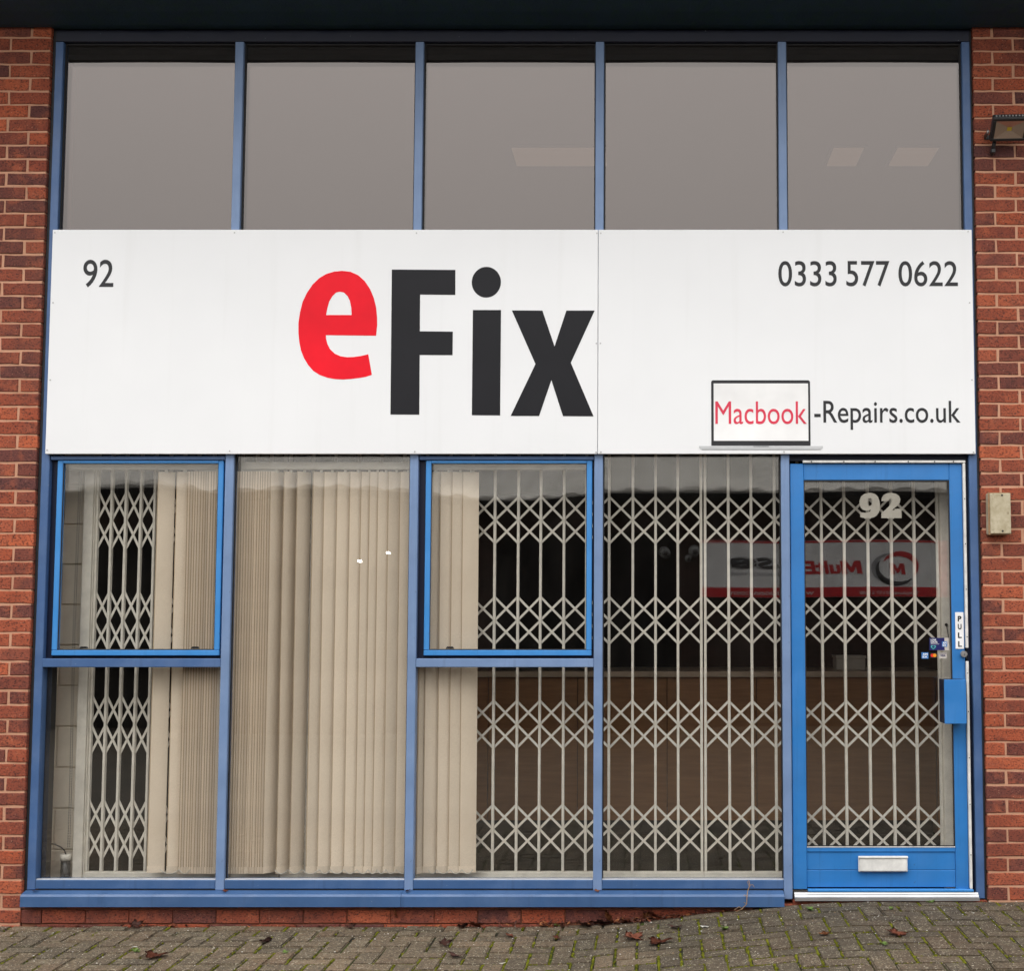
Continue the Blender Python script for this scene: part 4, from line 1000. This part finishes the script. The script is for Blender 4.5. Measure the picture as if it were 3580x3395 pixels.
bb = box('board', (.72, 3.92), (OY + .02, OY + .08), (1.85, 2.63), 'banner_white', bn, .004); box('red_border', (.70, 3.90), (OY + .0805, OY + .084), (1.853, 1.985), 'banner_red', bn, 0); box('red_border', (.70, 3.90), (OY + .0805, OY + .084), (2.598, 2.627), 'banner_red', bn, 0); box('end_return', (3.9205, 4.10), (OY + .01, OY + .075), (1.85, 2.63), 'banner_red', bn, .004)
BYF = OY + .086
def bold_m(name, xr, wd, z0, h, sk, mat, y):
    uv = ((0, 0), (0, 1), (.30, 1), (.5, .50), (.70, 1), (1, 1), (1, 0), (.74, 0), (.74, .55), (.57, .12), (.43, .12), (.26, .55), (.26, 0))
    prism(name, [(xr - u * wd - v * sk, z0 + v * h) for u, v in uv], y - .001, y + .003, mat, bn)
bold_m('lettering', 2.918, .27, 2.165, .18, .03, 'banner_red', BYF); text('lettering', 'ultE', (2.134, 2.63), (2.165, 2.350), BYF, 'banner_red', bn, .004, .035, True, shear=.15); text('lettering', 'a', (1.80, 2.06), (2.2376, 2.36), BYF, 'banner_black', bn, .004, .035, True, shear=.15); text('lettering', 'se', (1.079, 1.72), (2.2376, 2.40), BYF, 'banner_black', bn, .004, .035, True, shear=.15)
text('lettering', 'TECH INDUSTRIES', (1.079, 2.05), (2.150, 2.192), BYF, 'banner_grey', bn, .004, 0.0, True); text('lettering', 'Telephone 01157 51200', (2.883, 3.646), (1.868, 1.925), BYF, 'banner_white', bn, .004, 0.0, True); text('lettering', 'www.solutions.com', (1.078, 2.2816), (1.885, 1.945), BYF, 'banner_white', bn, .004, 0.0, True)
def swoosh(a0, a1, rx, rz, w0, cx, cz, mat, rot):
    n = 26; out, inn = [], []
    for i in range(n + 1):
        t = i / n; a = R(a0 + (a1 - a0) * t); w_ = w0 * math.sin(math.pi * t) ** .8 + .002
        for lst, k in ((out, w_ / 2), (inn, -w_ / 2)):
            x, z = (rx + k) * math.cos(a), (rz + k) * math.sin(a); lst.append((cx + x * math.cos(rot) - z * math.sin(rot), cz + x * math.sin(rot) + z * math.cos(rot)))
    pts = out + inn[::-1]; o = prism('emblem_swoosh', pts, BYF - .001, BYF + .003, mat, bn); return o
swoosh(-40, 150, .23, .19, .075, 3.40, 2.25, 'banner_red', .1); swoosh(150, 330, .25, .20, .07, 3.36, 2.23, 'banner_black', -.1); swoosh(100, 260, .30, .21, .06, 3.36, 2.24, 'banner_grey', 0)
bold_m('emblem_letter', 3.478, .19, 2.157, .15, .015, 'banner_red', BYF + .002)
for x, z, lb in ((-4.13, 2.32, 'lower lit wall lamp mirrored in the second window'), (-3.78, 2.45, 'upper lit wall lamp mirrored in the second window')):
    t = thing('wall_lamp', (x, OY, z), lb, 'lamp', 'lit lamps on the workshop wall'); box('bracket', (x - .03, x + .03), (OY, OY + .12), (z - .02, z + .02), 'far_dark', t, .004); box('hood', (x - .10, x + .10), (OY + .121, OY + .17), (z - .07, z + .07), 'far_dark', t, .01); bm = bmesh.new(); bmesh.ops.create_uvsphere(bm, u_segments=18, v_segments=10, radius=.024, matrix=Matrix.Diagonal((1.3, .3, .8, 1))); link('lit_lens', finish(bm, 'lit_lens', 'lamp_lit', True), t, (x, OY + .172, z))
for x, z, lb in ((.2267, 2.462, 'left white dome camera mirrored in the right window'), (.6164, 2.482, 'larger right white dome camera mirrored in the right window'), (.5367, 2.383, 'small lower dome camera mirrored in the right window')):
    t = thing('dome_camera', (x, OY, z), lb, 'camera', 'dome cameras on the workshop wall'); rr_ = .045 if 'small' in lb else .075
    cyl('mount', (x, OY, z), (x, OY + .06, z), rr_ * .8, 'dome_shell', t, 16); bm = bmesh.new(); bmesh.ops.create_uvsphere(bm, u_segments=20, v_segments=12, radius=rr_); link('dome', finish(bm, 'dome', 'dome_shell', True), t, (x, OY + .10, z)); bm = bmesh.new(); bmesh.ops.create_uvsphere(bm, u_segments=16, v_segments=10, radius=rr_ * .55); link('lens', finish(bm, 'lens', 'black_plastic', True), t, (x + .01, OY + .10 + rr_ * .62, z - rr_ * .2))
